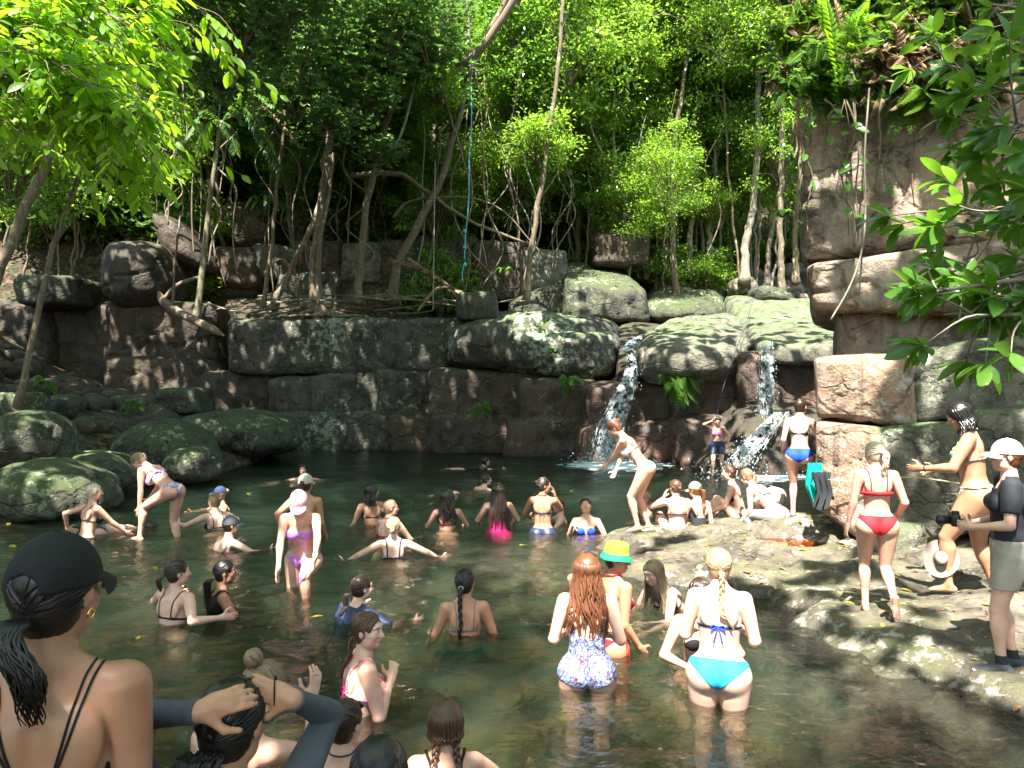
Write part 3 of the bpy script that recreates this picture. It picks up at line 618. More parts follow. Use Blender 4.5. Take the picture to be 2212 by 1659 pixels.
pxtree([(690, 690), (676, 600), (695, 450), (712, 310), (716, 180), (730, -30)], 24.9, .16, MB1, [('c', 800, 60, 25.5, 1.15), ('c', 700, 230, 25.4, .55)], 'mottled twin trunk with spreading roots on the ledge', wob=.02, roots=7, seed=7,
       branches=[([at(712, 690, 24.8), at(690, 640, 24.8), at(690, 520, 24.8), at(708, 430, 24.9), at(720, 330, 24.9)], .10, .07)])
pxtree([(772, 655), (780, 560), (795, 430), (830, 280), (878, 165), (905, 138)], 25.3, .13, MB1, [('c', 870, 110, 26, .9)], 'brown trunk bending right into the long bare branch above the rope swing', wob=.02, seed=8,
       branches=[([at(905, 138, 25.3), at(950, 150, 25), at(1005, 135, 24.4), at(1050, 90, 24.2), at(1110, 0, 24), at(1150, -80, 24)], .16, .11), ([at(915, 150, 25.2), at(955, 210, 25), at(985, 290, 25), at(1010, 380, 25)], .06, .03)])
pxtree([(845, 655), (862, 570), (905, 480), (955, 380), (985, 270), (1020, 150), (1075, 40), (1110, -60)], 25.8, .15, MB1, [('d', 1120, 60, 27, .8)], 'reddish pale trunk leaning right behind the rope swing with tangled roots', wob=.03, roots=6, seed=9,
       branches=[([at(880, 560, 25.7), at(940, 600, 25.4), at(1000, 655, 25.1)], .09, .05), ([at(760, 380, 26), at(850, 375, 25.9), at(905, 400, 25.8), at(1000, 470, 25.9), at(1150, 530, 26.5)], .11, .05),
                 ([at(850, 470, 26), at(900, 430, 26), at(1060, 440, 26), at(1180, 560, 26.5)], .06, .03), ([at(1010, 330, 25.6), at(1020, 430, 25.5), at(1005, 520, 25.5), at(1060, 590, 25.6)], .04, .02)])
pxtree([(1135, 655), (1150, 520), (1180, 330), (1200, 190), (1220, -30)], 25.4, .10, MB1, [('a', 1230, 40, 27, 1.), ('e', 1160, 300, 26, .9)], 'straight slender trunk standing right of the blue rope', wob=.02, seed=10)
pxtree([(1012, 130), (1012, 60), (1008, -60)], 24.6, .07, MB2, [], 'pale upright stem growing from the long bare branch', wob=.01, seed=11, name='stem')
pal = [(1332, 560, 1326, 260, 30, .09, 2), (1395, 590, 1398, 420, 31, .10, 1), (1430, 560, 1440, 300, 33, .13, 2), (1465, 585, 1455, 100, 34, .09, 2), (1490, 590, 1505, 380, 31, .13, 2), (1534, 585, 1545, 380, 31, .11, 2), (1608, 598, 1632, 400, 29, .17, 2), (1655, 610, 1700, 360, 30, .10, 1),
       (1690, 620, 1688, 300, 28, .12, 1), (1370, 570, 1360, 330, 36, .12, 1), (1250, 560, 1262, 250, 32, .11, 1), (1575, 560, 1560, 200, 36, .14, 1), (1720, 600, 1724, 380, 30, .13, 1), (1065, 520, 1080, 200, 33, .11, 1)]
plab = ['slender white trunk left of the creek stones', 'grey trunk between the white one and the broad pale one', 'broad pale trunk left of the tall thin white stem', 'tall thin white stem rising through the sunlit leaves', 'pale tapering trunk right of the thin white stem', 'straight pale trunk left of the curved one',
        'curved tan trunk with a swollen foot on the creek stones', 'dark forked trunk leaning right beside the overhang', 'dark trunk close to the left side of the overhanging wall', 'dark trunk far behind the slender white one', 'brown trunk behind the mossy slabs', 'tall dark trunk behind the straight pale one', 'dark trunk nearest the overhanging wall', 'shaded trunk behind the rope swing']
for q, (x0, y0, x1, y1, Yt, r, mk) in enumerate(pal):
    pxtree([(x0, y0+12), (x0+(x1-x0)*.3-4, y0+(y1-y0)*.4), (x1, y1), (x1+(x1-x0)*.5, y1-320)], Yt, r, MB2 if mk == 2 else MB1, [('a', x1, y1-230, Yt+1, 1.1)], plab[q], wob=.03, seed=20+q)
# the forest behind: a stand of trees on the rising slope
rs = np.random.RandomState(11); spots = []
for Yt, n in ((31, 13), (35, 17), (40, 20), (46, 22), (54, 24), (64, 24)):
    for q in range(n):
        xx = (-.78+1.56*(q+rs.uniform(.2, .8))/n)*Yt
        if Yt < 33 and xx > 9: continue
        spots.append((xx, Yt+rs.uniform(-2, 2)))
for Yt, n in ((29.5, 10), (33, 16)):                # extra thin poles at the forest edge
    for q in range(n): spots.append(((-.7+1.15*(q+rs.uniform(.1, .9))/n)*Yt, Yt+rs.uniform(-1, 1)))
for q, (xx, yy) in enumerate(spots):
    z = gh(xx, yy); H = rs.uniform(9, 15); lx = rs.normal(0, .8); px = CX+xx/yy*F
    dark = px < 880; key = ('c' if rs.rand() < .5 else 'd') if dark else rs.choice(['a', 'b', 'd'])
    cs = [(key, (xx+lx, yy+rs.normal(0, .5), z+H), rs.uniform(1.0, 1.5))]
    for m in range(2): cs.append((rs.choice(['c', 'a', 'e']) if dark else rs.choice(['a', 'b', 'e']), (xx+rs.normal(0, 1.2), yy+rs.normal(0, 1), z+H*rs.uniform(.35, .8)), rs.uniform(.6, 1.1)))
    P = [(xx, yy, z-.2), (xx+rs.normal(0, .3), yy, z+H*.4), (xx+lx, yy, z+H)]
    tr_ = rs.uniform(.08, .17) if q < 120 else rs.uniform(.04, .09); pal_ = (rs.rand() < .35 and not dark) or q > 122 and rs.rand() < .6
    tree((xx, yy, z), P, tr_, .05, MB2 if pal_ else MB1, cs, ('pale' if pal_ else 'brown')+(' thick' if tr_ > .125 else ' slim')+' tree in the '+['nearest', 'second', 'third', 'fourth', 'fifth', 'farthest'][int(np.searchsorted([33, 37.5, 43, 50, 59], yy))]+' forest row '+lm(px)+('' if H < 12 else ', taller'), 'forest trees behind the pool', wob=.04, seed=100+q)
for q in range(60):
    px = rs.uniform(1000, 1760) if q < 28 else rs.uniform(-60, 300) if q > 44 else rs.uniform(-40, 420); Yt = rs.uniform(29, 37) if q < 28 else rs.uniform(27, 33); py = rs.uniform(150, 430) if q < 28 else rs.uniform(230, 430); xx, yy, zz = at(px, py, Yt); z = gh(xx, yy)
    k = rs.choice(['a', 'e', 'b']) if q < 28 else rs.choice(['f', 'e']); s = rs.uniform(.5, .8) if q < 28 else rs.uniform(.9, 1.3)
    tree((xx, yy, z), [(xx, yy, z-.2), (xx+.2, yy, (z+zz)/2), (xx, yy, zz)], .05, .025, MB1, [(k, (xx, yy, zz), s)], 'slender sapling '+('in front ' if Yt < 31 else 'deeper in ')+lm(px)+(' with its crown high up' if py < 240 else ' with a low crown' if py > 350 else ''), 'saplings of the forest edge', name='sapling', wob=.04, seed=900+q)
# far wooded slope that reads as one mass
sm = MB(); n = 26000; rr = rs.uniform(66, 120, n); u = rs.uniform(-.95, .95, n)*rr; base = ground_h(u, rr)
P = np.stack([u, rr, base+rs.uniform(0, 13, n)], -1); V, Q = leaves(P, rdir(rs, n), nrm(np.array([0, -.6, .8])+rs.normal(0, .5, (n, 3))), rs.uniform(.9, 1.7, n), rs.uniform(.5, .9, n)); sm.add(V, Q)
o = sm.build('far_forest', ML1); tag(o, 'dense far forest closing the view above the slope', 'forest', kind='stuff')
# undergrowth
for q in range(150):
    Yt = rs.uniform(27.5, 44); px = rs.uniform(-100, 1720)
    if 450 < px < 900 and Yt < 31: Yt += 4
    if 1180 < px and Yt < 31: continue
    xx = (px-CX)/F*Yt; z = gh(xx, Yt); key = rs.choice(['f', 'e']) if px < 900 else 'e'
    s = rs.uniform(.5, 1.3); root = empty('shrub', (xx, Yt, z), ('large' if s > .9 else 'small')+' leafy shrub '+('low near the ledge' if Yt < 36 else 'farther up the slope')+' '+lm(px), 'shrub', 'shrubs under the forest trees')
    mb = MB()
    for m in range(4): addtube(mb, spline([(0, 0, -.1), rs.normal(0, .15, 3)+np.array([0, 0, .6*s]), rs.normal(0, .4, 3)+np.array([0, 0, 1.4*s])], 8), np.linspace(.03, .012, 8), 4)
    mb.build('stem', MB1, root); put_crown(root, key, (0, 0, rs.uniform(.9, 1.6)*s), s, rs.uniform(0, 6), 'leaves')
# hanging lianas and roots in the tangle
for q in range(80):
    Yt = rs.uniform(25.5, 31); px = rs.uniform(300, 1700) if q > 46 else rs.uniform(380, 1240); Yt += 3 if px > 1240 else 0; y0 = rs.uniform(60, 330); y1 = rs.uniform(480, 640)
    pts = [at(px+rs.normal(0, 18), y0+(y1-y0)*s, Yt) for s in np.linspace(0, 1, 6)]; mb = MB(); pts = np.array(pts); b = pts[-1].copy()
    addtube(mb, spline(pts-b, 30), rs.uniform(.012, .032), 5); o = mb.build('liana', MB1 if q % 3 else MB2); o.location = b; tag(o, ('brown' if q % 3 else 'pale')+' hanging vine stem '+lm(px)+(', reaching high' if y0 < 190 else ', starting low')+(' and ending low' if y1 > 560 else ' and ending high'), 'vine', 'vines in the tangle above the ledge')
# dead sticks and fallen fronds on the ledge
for q in range(34):
    px = rs.uniform(480, 1080); Yt = rs.uniform(24.6, 27); c = at(px, rs.uniform(640, 682), Yt); a = rs.uniform(-.5, .5); L = rs.uniform(.4, 1.6); mb = MB()
    addtube(mb, spline([(-L*math.cos(a), 0, -L*.3*math.sin(a)), rs.normal(0, .08, 3), (L*math.cos(a), rs.normal(0, .2), L*.3*math.sin(a))], 10), np.linspace(.035, .012, 10), 5)
    o = mb.build('dead_branch', MB2 if q % 4 == 0 else MB1); o.location = c; tag(o, ('long' if L > 1 else 'short')+(' pale' if q % 4 == 0 else ' brown')+' dead stick on the leafy ledge '+lm(px), 'branch', 'dead sticks on the ledge')
mb = MB(); lg = pxpath([(345, 632, 24.6), (352, 650, 24.4), (385, 674, 24.2), (430, 697, 23.8), (484, 725, 23.4)], 24); b = lg[0].copy(); addtube(mb, spline(np.array(lg)-b, 26), np.interp(np.linspace(0, 1, 26), [0, .3, .9, 1], [.07, .15, .13, .04]), 9)
addtube(mb, spline(np.array([at(350, 650, 24.5), at(385, 615, 24.6), at(430, 600, 24.8)])-b, 10), .07, 6); o = mb.build('fallen_log', MB1); o.location = b; tag(o, 'bent fallen log with a broken tip pointing down over the dark wall', 'log')

# ---- palms: frond = rachis with leaflets
def frond(mb, base, tip, sag, nl, ll, seed, m=0, side=None):
    rs = np.random.RandomState(seed); base, tip = np.array(base, float), np.array(tip, float); mid = (base+tip)/2+np.array([0, 0, sag]); P = spline([base, mid, tip], 30); addtube(mb, P, np.linspace(.018, .005, 30), 4, m)
    T = nrm(np.gradient(P, axis=0)); k = np.linspace(4, 29, nl).astype(int); S = nrm(np.cross(T, [0, 0, 1])); s = np.linspace(0, 1, nl); L = ll*np.sin(.35+s*2.5)**.7
    for sg in (1, -1):
        D = S[k]*sg+T[k]*.7+np.array([0, 0, -.35]); V, Q = leaves(P[k], D+rs.normal(0, .06, D.shape), np.tile([0, 0, 1.], (nl, 1))+S[k]*sg*.4, L, .065, 0, 2); mb.add(V, Q, m)
def palm(name, base, label, fr, group=None, own=None):
    root = own or empty(name, base, label, 'palm frond', group)
    sh_ = np.array(base)-np.array(own.location) if own else np.zeros(3)
    for (tip, sag, nl, ll, mt) in fr:
        mb = MB(); frond(mb, (0, 0, 0), np.array(tip)-np.array(base), sag, nl, ll, len(tip)+nl); o = mb.build('frond', mt, root); o.location = sh_
b0 = at(480, 262, 24.6)
palm('palm_crown', b0, 'feathery palm head with a drooping frond above the ringed trunk', [(at(615, 250, 24), .9, 46, .75, MLF), (at(600, 360, 23.8), 1.1, 56, .8, ML2), (at(400, 300, 24), .6, 40, .6, ML2), (at(560, 205, 25), .5, 40, .6, MLF), (at(510, 330, 24), .3, 30, .5, ML2), (at(430, 330, 25), .5, 34, .5, MLF), (at(650, 315, 24.3), .9, 40, .5, MLD)], own=PALM)
palm('fallen_frond', at(640, 640, 25), 'dry grey palm frond hanging by the trunks above the ledge', [(at(600, 560, 25), .5, 30, .5, MLD), (at(655, 540, 25.1), .3, 30, .4, MLD)])
palm('fallen_frond', at(975, 620, 25), 'dead palm frond lying on the ledge below the leaning trunk', [(at(850, 560, 25), .2, 30, .5, MLD), (at(905, 665, 24.8), .3, 30, .4, MLD), (at(1040, 680, 24.6), .2, 30, .4, MLD)])
# ---- bird nest fern and rock ferns
def rosette(name, loc, n, L, W, mat, label, droop=.4, up=.7, seed=0, back=True, cat='fern', out=(0, -1, 0)):
    rs = np.random.RandomState(seed); root = empty(name, loc, label, cat); mb = MB()
    for q in range(n):
        a = rs.uniform(0, 6.28); d = np.array([math.cos(a), math.sin(a)*.6, 0])+np.array(out)*.5; l = L*rs.uniform(.6, 1.1)
        P = spline([np.zeros(3), d*l*.5+np.array([0, 0, up*l*.6]), d*l*.9+np.array([0, 0, (up-droop*2)*l])], 9); T = nrm(np.gradient(P, axis=0)); S = nrm(np.cross(T, [0, 0, 1]))
        w = W*np.sin(np.linspace(.2, 3.1, 9))**.7; V = np.concatenate([P-S*w[:, None]/2, P+S*w[:, None]/2]); i = np.arange(8); mb.add(V, np.stack([i, i+1, i+10, i+9], -1))
    mb.build('leaves', mat, root)
def fernplant(loc, n, L, label, seed, up=.2, mat=None, name='fern', group=None):
    rs = np.random.RandomState(seed); root = empty(name, loc, label, 'fern', group)
    for q in range(n):
        a = rs.uniform(3.4, 6.0); l = L*rs.uniform(.6, 1.1); mb = MB(); d = np.array([math.cos(a), math.sin(a)*.5, 0])
        tip = d*l*.55+np.array([0, 0, -l*rs.uniform(.1, .8)+up*l]); s = rs.uniform(.1, .35)*l
        P = spline([np.zeros(3), tip/2+np.array([0, 0, s]), tip], 20); addtube(mb, P, np.linspace(.008, .003, 20), 3); T = nrm(np.gradient(P, axis=0)); S = nrm(np.cross(T, [0, -.6, 1])); k = np.arange(3, 20); LL = l*.17*np.sin(np.linspace(.5, 3., 17))
        for sg in (1, -1):
            for kk in (0, .5):
                V, Q = leaves(P[k]+T[k]*l*.02*kk*2, S[k]*sg+T[k]*.45, np.tile([0, -.5, 1.], (17, 1)), LL, l*.045, .05); mb.add(V, Q)
        mb.build('frond', mat or MLF, root)
rosette('birds_nest_fern', at(575, 462, 28.5), 26, 1.2, .16, ML2, 'bird nest fern of long strap leaves on top of a boulder', seed=1)
fernplant(at(1228, 825, 22.1), 13, .75, 'bright fern hanging from the crack left of the main fall', 3)
fernplant(at(1468, 828, 19.9), 20, 1.0, 'large hanging fern under the dome between the two falls', 4, up=0)
fernplant(at(1440, 826, 19.9), 9, .6, 'small fern left of the large hanging fern under the dome', 5)
fernplant(at(1043, 885, 22.6), 10, .7, 'small bright fern low on the wall left of the main fall', 6)
fernplant(at(290, 880, 20.5), 9, .7, 'fern growing by the small block under the dark wall', 7, up=.3)
fernplant(at(100, 830, 17), 7, .6, 'dim fern at the foot of the left wall', 8, up=.3)
for q, (x, y, Yt) in enumerate([(1090, 590, 24.5), (885, 600, 25), (1165, 720, 22.4), (1200, 765, 22.1), (330, 975, 17), (610, 905, 23.9), (1688, 470, 10), (870, 500, 25)]):
    rosette('seedling', at(x, y, Yt), 9, .32*Yt/25+.1, .1, ML4, ['seedling with lit leaves on the ledge under the rope', 'seedling clinging to the leaning trunk', 'tuft growing in a crack on top of the great boulder', 'tuft on the face of the great boulder', 'seedling behind the bent bather on the left bank', 'seedling low on the lichened wall', 'pale leaf spray at the left edge of the overhanging wall', 'bright sprig beside the tangled roots'][q], seed=q+3, cat='plant')
# ---- plants on top of the overhanging wall
rs = np.random.RandomState(5)
for q in range(150):
    px = rs.uniform(1690, 2150); py = rs.uniform(-30, 235); fy = 10.2-(px-1700)/720*1.6; Yt = fy-.1+np.clip((215-py)/200, 0, 1)*.9; 
    if px < 1750 and py > 215: continue
    fernplant(at(px, py+20, Yt), 9, rs.uniform(.5, 1.0), ('dry' if q % 4 == 3 else 'green')+' fern above the overhanging wall, '+('top row' if py < 50 else 'upper row' if py < 110 else 'middle row' if py < 175 else 'hanging from the lip')+', '+('at its left end' if px < 1760 else 'left of the tallest fern' if px < 1800 else 'right of the tallest fern' if px < 1900 else 'near the big leaves' if px < 2020 else 'behind the big leaves'), 50+q, up=rs.uniform(0, .9), mat=(MLF, ML1, MLF, MLD)[q % 4], name='sword_fern', group='ferns on top of the overhanging wall')
fernplant(at(1815, 190, 9.5), 9, 1.1, 'tallest fern, bright yellow-green, standing out on top of the overhanging wall', 777, up=1.3, mat=ML3, name='tall_fern')
for q in range(16):
    px = rs.uniform(1715, 2000); L = rs.uniform(60, 330); mb = MB(); p = np.array([at(px+rs.normal(0, 7), 215+L*s, 9.55) for s in np.linspace(0, 1, 6)]); b = p[0].copy()
    addtube(mb, spline(p-b, 24), .007+.004*(q % 3), 4); V, Q = leaves((p-b)[1:5], rdir(rs, 4)+np.array([0, -1, -.5]), np.tile([0, -1, .5], (4, 1)), .16, .09, seg=2); mb.add(V, Q, 1) if q % 2 else None
    o = mb.build('hanging_root', [MB1, ML4]); o.location = b; tag(o, ('long' if L > 200 else 'short')+' thin creeper on the overhanging wall '+('at its left corner' if px < 1770 else 'below the tallest fern' if px < 1840 else 'left of the long liana' if px < 1870 else 'right of the long liana' if px < 1930 else 'beside the big leaves')+(' with leaves' if q % 2 else ' without leaves'), 'vine', 'creepers on the overhanging wall')
mb = MB(); p = np.array([at(x, y, 9.35) for x, y in ((1878, 190), (1868, 330), (1870, 440), (1862, 540), (1835, 620), (1795, 690))]); b = p[0].copy(); addtube(mb, spline(p-b, 40), .012, 6); o = mb.build('liana', MB2); o.location = b; tag(o, 'single long pale liana swinging down in front of the overhanging wall', 'vine')

# ---- near branches with big leaves (right) and fine backlit leaves (left)
def leafy_branch(name, pts, Ys, r, label, nt, L, W, mat, seed, per=7, spread=.28, ux=0, group=None, whorl=True, bm=None):
    rs = np.random.RandomState(seed); P = np.array([at(p[0], p[1], yy) for p, yy in zip(pts, Ys)]); b = P[0].copy(); root = empty(name, b, label, 'branch', group); P = spline(P-b, 40); mb = MB(); addtube(mb, P, np.linspace(r, r*.3, 40), 6)
    PP = []; DD = []; NN = []; LL = []; T = nrm(np.gradient(P, axis=0))
    for q in range(nt):
        k = int(rs.uniform(.15, 1)*39) if q else 39; e = P[k]+(T[k]*rs.uniform(.2, 1)+rs.normal(0, .7, 3)+np.array([0, 0, -.15]))*spread*rs.uniform(.3, 1); 
        addtube(mb, spline([P[k], (P[k]+e)/2+rs.normal(0, .02, 3), e], 7), np.linspace(r*.35, r*.15, 7), 4)
        d = nrm(e-P[k]+T[k]*.05); n = per+rs.randint(-1, 2); a0 = rs.uniform(0, 6)
        s1 = nrm(np.cross(d, [0, 0, 1.])); s2 = np.cross(s1, d)
        for m in range(n):
            if whorl:
                a = a0+m*6.283/n; D = d*rs.uniform(.35, 1)+(s1*math.cos(a)+s2*math.sin(a))*.9; PP.append(e)
            else:
                f = (m+1)/n; D = d*.6+s1*(1 if m % 2 else -1)*.8+np.array([0, 0, -.25]); PP.append(P[k]*(1-f)+e*f)
            DD.append(D+np.array([0, 0, -.12])); NN.append(np.array([0, -.3, 1])+rs.normal(0, .45, 3)); LL.append(L*rs.uniform(.6, 1.15))
    mb.build('twigs', bm or MB2, root); V, Q = leaves(PP, DD, NN, np.array(LL), np.array(LL)*W, .12, 2); mesh('leaves', V, Q, mat, root)
RB = [([(2420, 560), (2300, 590), (2140, 605), (1990, 625), (1950, 635)], 2.6, 14), ([(2420, 740), (2250, 690), (2120, 680), (2010, 690)], 2.5, 8), ([(2420, 420), (2250, 430), (2110, 470), (2010, 455)], 2.7, 16), ([(2400, 560), (2230, 560), (2100, 590), (2020, 560)], 2.75, 13),
      ([(2420, 60), (2300, 130), (2150, 200), (2030, 165)], 2.8, 15), ([(2400, 260), (2280, 250), (2180, 270), (2060, 250)], 2.7, 14), ([(2420, -60), (2300, 0), (2200, 20), (2080, 10)], 2.9, 14), ([(2380, 330), (2290, 350), (2200, 370), (2130, 400)], 2.9, 12), ([(2400, 700), (2330, 640), (2240, 640), (2170, 625)], 2.6, 8)]
rl = ['lowest big-leaved branch reaching in from the right edge', 'short twiggy branch just under the lowest big-leaved one', 'big-leaved branch in front of the overhanging wall, third from the top', 'big-leaved branch above the lowest one at the right edge', 'big-leaved branch reaching farthest left near the top right', 'big-leaved branch hanging in front of the fern-topped wall', 'big-leaved branch at the very top right corner', 'shaded inner branch of big leaves at the right edge', 'small leafy branch at the right edge near the pale twigs']
for q, (pts, Yb, nt) in enumerate(RB): leafy_branch('leafy_branch', [(p_[0]+62, p_[1]) for p_ in pts], np.linspace(Yb-.25, Yb+.1, len(pts)), .014, rl[q], nt+2, .118, .40, ML4, 300+q, 7, .22, group='big-leaved branches at the right edge')
LB = []
rs = np.random.RandomState(8)
for q in range(46):
    x1 = rs.uniform(20, 340); y1 = rs.uniform(10, 290)
    if x1+y1*.35 > 440: x1 -= 100
    x0 = x1-rs.uniform(160, 330); y0 = y1-rs.uniform(60, 190); Yb = rs.uniform(3.6, 4.8)
    leafy_branch('leafy_branch', [(x0, y0), ((x0+x1)/2, (y0+y1)/2-15), (x1, y1)], [Yb]*3, .010, 'fine-leaved glowing branch '+('at the top' if y1 < 70 else 'near the top' if y1 < 120 else 'above the middle' if y1 < 175 else 'below the middle' if y1 < 235 else 'low' if y1 < 285 else 'lowest')+' of the clump, '+('at the left edge' if x1 < 70 else 'toward the left' if x1 < 130 else 'left of centre' if x1 < 190 else 'right of centre' if x1 < 250 else 'toward the right' if x1 < 310 else 'at its right side'), 19, .088, .38, ML3, 400+q, 9, .33, group='fine-leaved branches at the top left', whorl=False, bm=MB1)
for q, (x, y) in enumerate([(370, 330), (330, 400), (300, 90), (420, 60), (360, 150), (440, 20)]): leafy_branch('leafy_branch', [(x-260, y-170), (x-110, y-60), (x, y)], [4.2]*3, .008, ['lowest fine-leaved sprig hanging against the dark slope', 'second lowest fine-leaved sprig at the clump edge', 'fine-leaved sprig inside the top of the glowing clump', 'fine-leaved sprig with large leaves near the top centre-left', 'fine-leaved sprig midway down the clump edge', 'topmost fine-leaved sprig reaching farthest right'][q], 12, .11, .38, ML3, 470+q, 9, .28, group='fine-leaved branches at the top left', whorl=False, bm=MB1)
for q, (x, y, Yt, s, k) in enumerate([(500, 60, 14, .55, 'c'), (600, -20, 15, .6, 'c'), (20, 330, 13, .5, 'b'), (800, 210, 22, .6, 'f'), (720, 260, 21, .55, 'f'), (820, 330, 22, .55, 'f'), (640, 130, 22, .9, 'c'), (930, 60, 24, .8, 'c'), (840, 30, 23, .8, 'c'), (480, 170, 20, .7, 'f'), (950, 190, 24.5, .7, 'e'), (770, 130, 23, .8, 'c')]):
    b = at(x, y, Yt); root = empty('leafy_branch', b, ['dark glossy branch at the top, right of the glowing clump', 'highest dark glossy branch at the top edge', 'dark leafy branch at the left edge below the glowing clump', 'dark glossy spray beside the bare crooked branch', 'dark glossy spray left of the bare crooked branch', 'lowest dark glossy spray by the leaning trunk', 'dark glossy mass above the palm fronds', 'leafy mass at the top left of the rope swing', 'dark glossy mass at the top centre-left', 'dark glossy spray just left of the palm', 'small-leaved spray under the bare crooked branch', 'dark glossy mass above the twin trunks'][q], 'branch', 'dark glossy branches over the pool'); put_crown(root, k, (0, 0, 0), s, q*1.3, 'leaves')
    mb = MB(); addtube(mb, spline([(0, 0, -.2), (.5, .8, .8), (.8, 2.5, 3.5)], 12), np.linspace(.03, .06, 12), 5); mb.build('stem', MB1, root)

# ---- the tall trees around the pool whose crowns shade it (out of view; gaps cut to place the sun patches)
LIT = [(1200, 1190, 0, 1.15, .6), (1330, 1180, 0, .7, .5), (1450, 1210, .2, .8, .5), (1600, 1190, .2, .95, .55), (1740, 1180, .2, .7, .45), (1380, 1240, .1, .5, .4), (1450, 1420, 0, .7, .22), (1330, 1370, 0, .5, .2), (1590, 1400, 0, .55, .5), (1560, 1300, .6, .5, .5), (1560, 1240, .9, .5, .5),
       (1410, 1250, .5, .45, .35), (1225, 1300, 1.0, .22, .22), (1340, 1000, 1.2, .5, .5), (1330, 1090, .6, .5, .4), (1450, 1090, .5, .5, .45), (1610, 1080, .6, .7, .5), (1722, 960, 1.3, .36, .36), (2180, 1300, .3, .6, .4), (2060, 1260, .3, .5, .2), (2180, 985, 1.5, .22, .22), (2080, 1150, .6, .4, .4), (1880, 1290, .4, .35, .2), (1880, 1170, .7, .2, .45), (2090, 990, 1.2, .28, .28),
       (1850, 940, 1.7, .14, .6), (1800, 1150, .3, .35, .5), (1790, 620, 3.2, .28, .5), (1950, 450, 4.4, .16, .3), (690, 1190, .5, .22, .22), (600, 1300, 0, .6, .12), (2030, 1205, .3, .22, .2), (1900, 1000, 1.2, .18, .22), (151, 80, 3, 1.0, .35), (252, 200, 3, .9, .3), (353, 260, 3, .5, .22), (402, 60, 3, .7, .3), (2101, 200, 3, .3, .15), (1251, 1230, 0, .5, .3), (1151, 1160, 0, .5, .3), (1852, 110, 3, 1.3, .6), (430, 1440, -.3, .3, .10), (330, 1330, -.2, .25, .08), (620, 1520, -.3, .3, .10), (1900, 1490, 0, .45, .14), (1500, 1470, 0, .8, .14), (1100, 1560, -.3, .3, .12), (1000, 1400, 0, .25, .08), (2150, 1450, .2, .3, .15), (150, 1060, .4, .5, .3), (460, 930, .6, .7, .4), (1150, 700, 3.6, .8, .5)]
def lit_at(P):                                      # P (n,3): true where a ray towards the sun must stay open
    S = np.array(SD); m = np.zeros(len(P), bool)
    for (px, py, z, rx, ry) in LIT:
        Q = onz(px, py, z) if py > 980 and z < 1 and px != 150 else None
        if Q is None:
            Yq = {1340: 9.8, 1722: 10.2, 2180: 5.8, 1850: 9.1, 1790: 9.6, 1950: 9.4, 2090: 6.9, 1900: 6.5, 1560: 5.1, 1225: 5.3, 151: 4.2, 252: 4.2, 353: 4.2, 402: 4.3, 2101: 2.6, 2102: 2.6, 1852: 9.8, 460: 19.5, 150: 11.8, 1150: 23.}.get(px, 8); Q = at(px, py, Yq)
        t = (P[:, 2]-Q[2])/S[2]; d = P-(Q+S*t[:, None]); m |= ((d[:, 0]/rx)**2+(d[:, 1]/(ry*1.6))**2 < 1)
    return m
rs = np.random.RandomState(21); cano = []
for q, (tx, ty) in enumerate([(-8.5, -6), (-3, -9), (3.5, -8), (9, -5), (12, 3), (-12, 2), (11, -12), (-10, -13), (0, -15), (14, 10), (-13.5, 9)]):
    z = gh(tx, ty); H = 11+q % 3; root = empty('shade_tree', (tx, ty, z), 'tall unseen tree around the camera whose crown is shaped to shade the pool', 'tree', 'tall shade trees around the pool'); mb = MB()
    hub = np.array([tx*.6, ty*.4+2, 11.0]); addtube(mb, spline([(0, 0, -.3), (0, 0, 5), hub-np.array([tx, ty, z])], 20), np.linspace(.28, .12, 20), 8); mb.build('trunk', MB1, root)
    cano.append((tx, ty, z, root, hub))
n = CANN = 24000
U = rs.uniform(0, 1, (n, 3)); P = np.stack([-17+34*U[:, 0], -17+36*U[:, 1], 10.2+4.2*U[:, 2]], -1)
U2 = rs.uniform(0, 1, (13000, 3)); P = np.concatenate([P, np.stack([-25+28*U2[:, 0], 10.5+11*U2[:, 1], 12+3.5*U2[:, 2]], -1)])  # extra high leaves, added to keep the back cliff in shade
vis = (P[:, 1] > 0) & ((P[:, 2]-CH) < .56*P[:, 1]+.6); P = P[~vis]
g1 = vnoise(P*np.array([.55, .55, .2]), 77)+.5*vnoise(P*np.array([1.5, 1.5, .2]), 78); P = P[g1 > np.where((P[:, 1] > 11) & (P[:, 0] < 2.5), -1.6, -.50)]
far = P[:, 1] > 9; P = P[~(far & (P[:, 0] > 0) & (rs.rand(len(P)) < .55))]
lit = lit_at(P); keep = ~lit | (rs.rand(len(P)) < .012); P = P[keep]
own = np.argmin([((P[:, 0]-c[4][0])**2+(P[:, 1]-c[4][1])**2) for c in cano], 0)
for q, (tx, ty, z, root, hub) in enumerate(cano):
    p = P[own == q]-np.array([tx, ty, z]); 
    if len(p) == 0: continue
    V, Q = leaves(p, rdir(rs, len(p)), nrm(np.array([0, -.3, 1.])+rs.normal(0, .35, (len(p), 3))), rs.uniform(.35, .75, len(p)), rs.uniform(.25, .45, len(p)), .1); mesh('crown', V, Q, ML2, root)
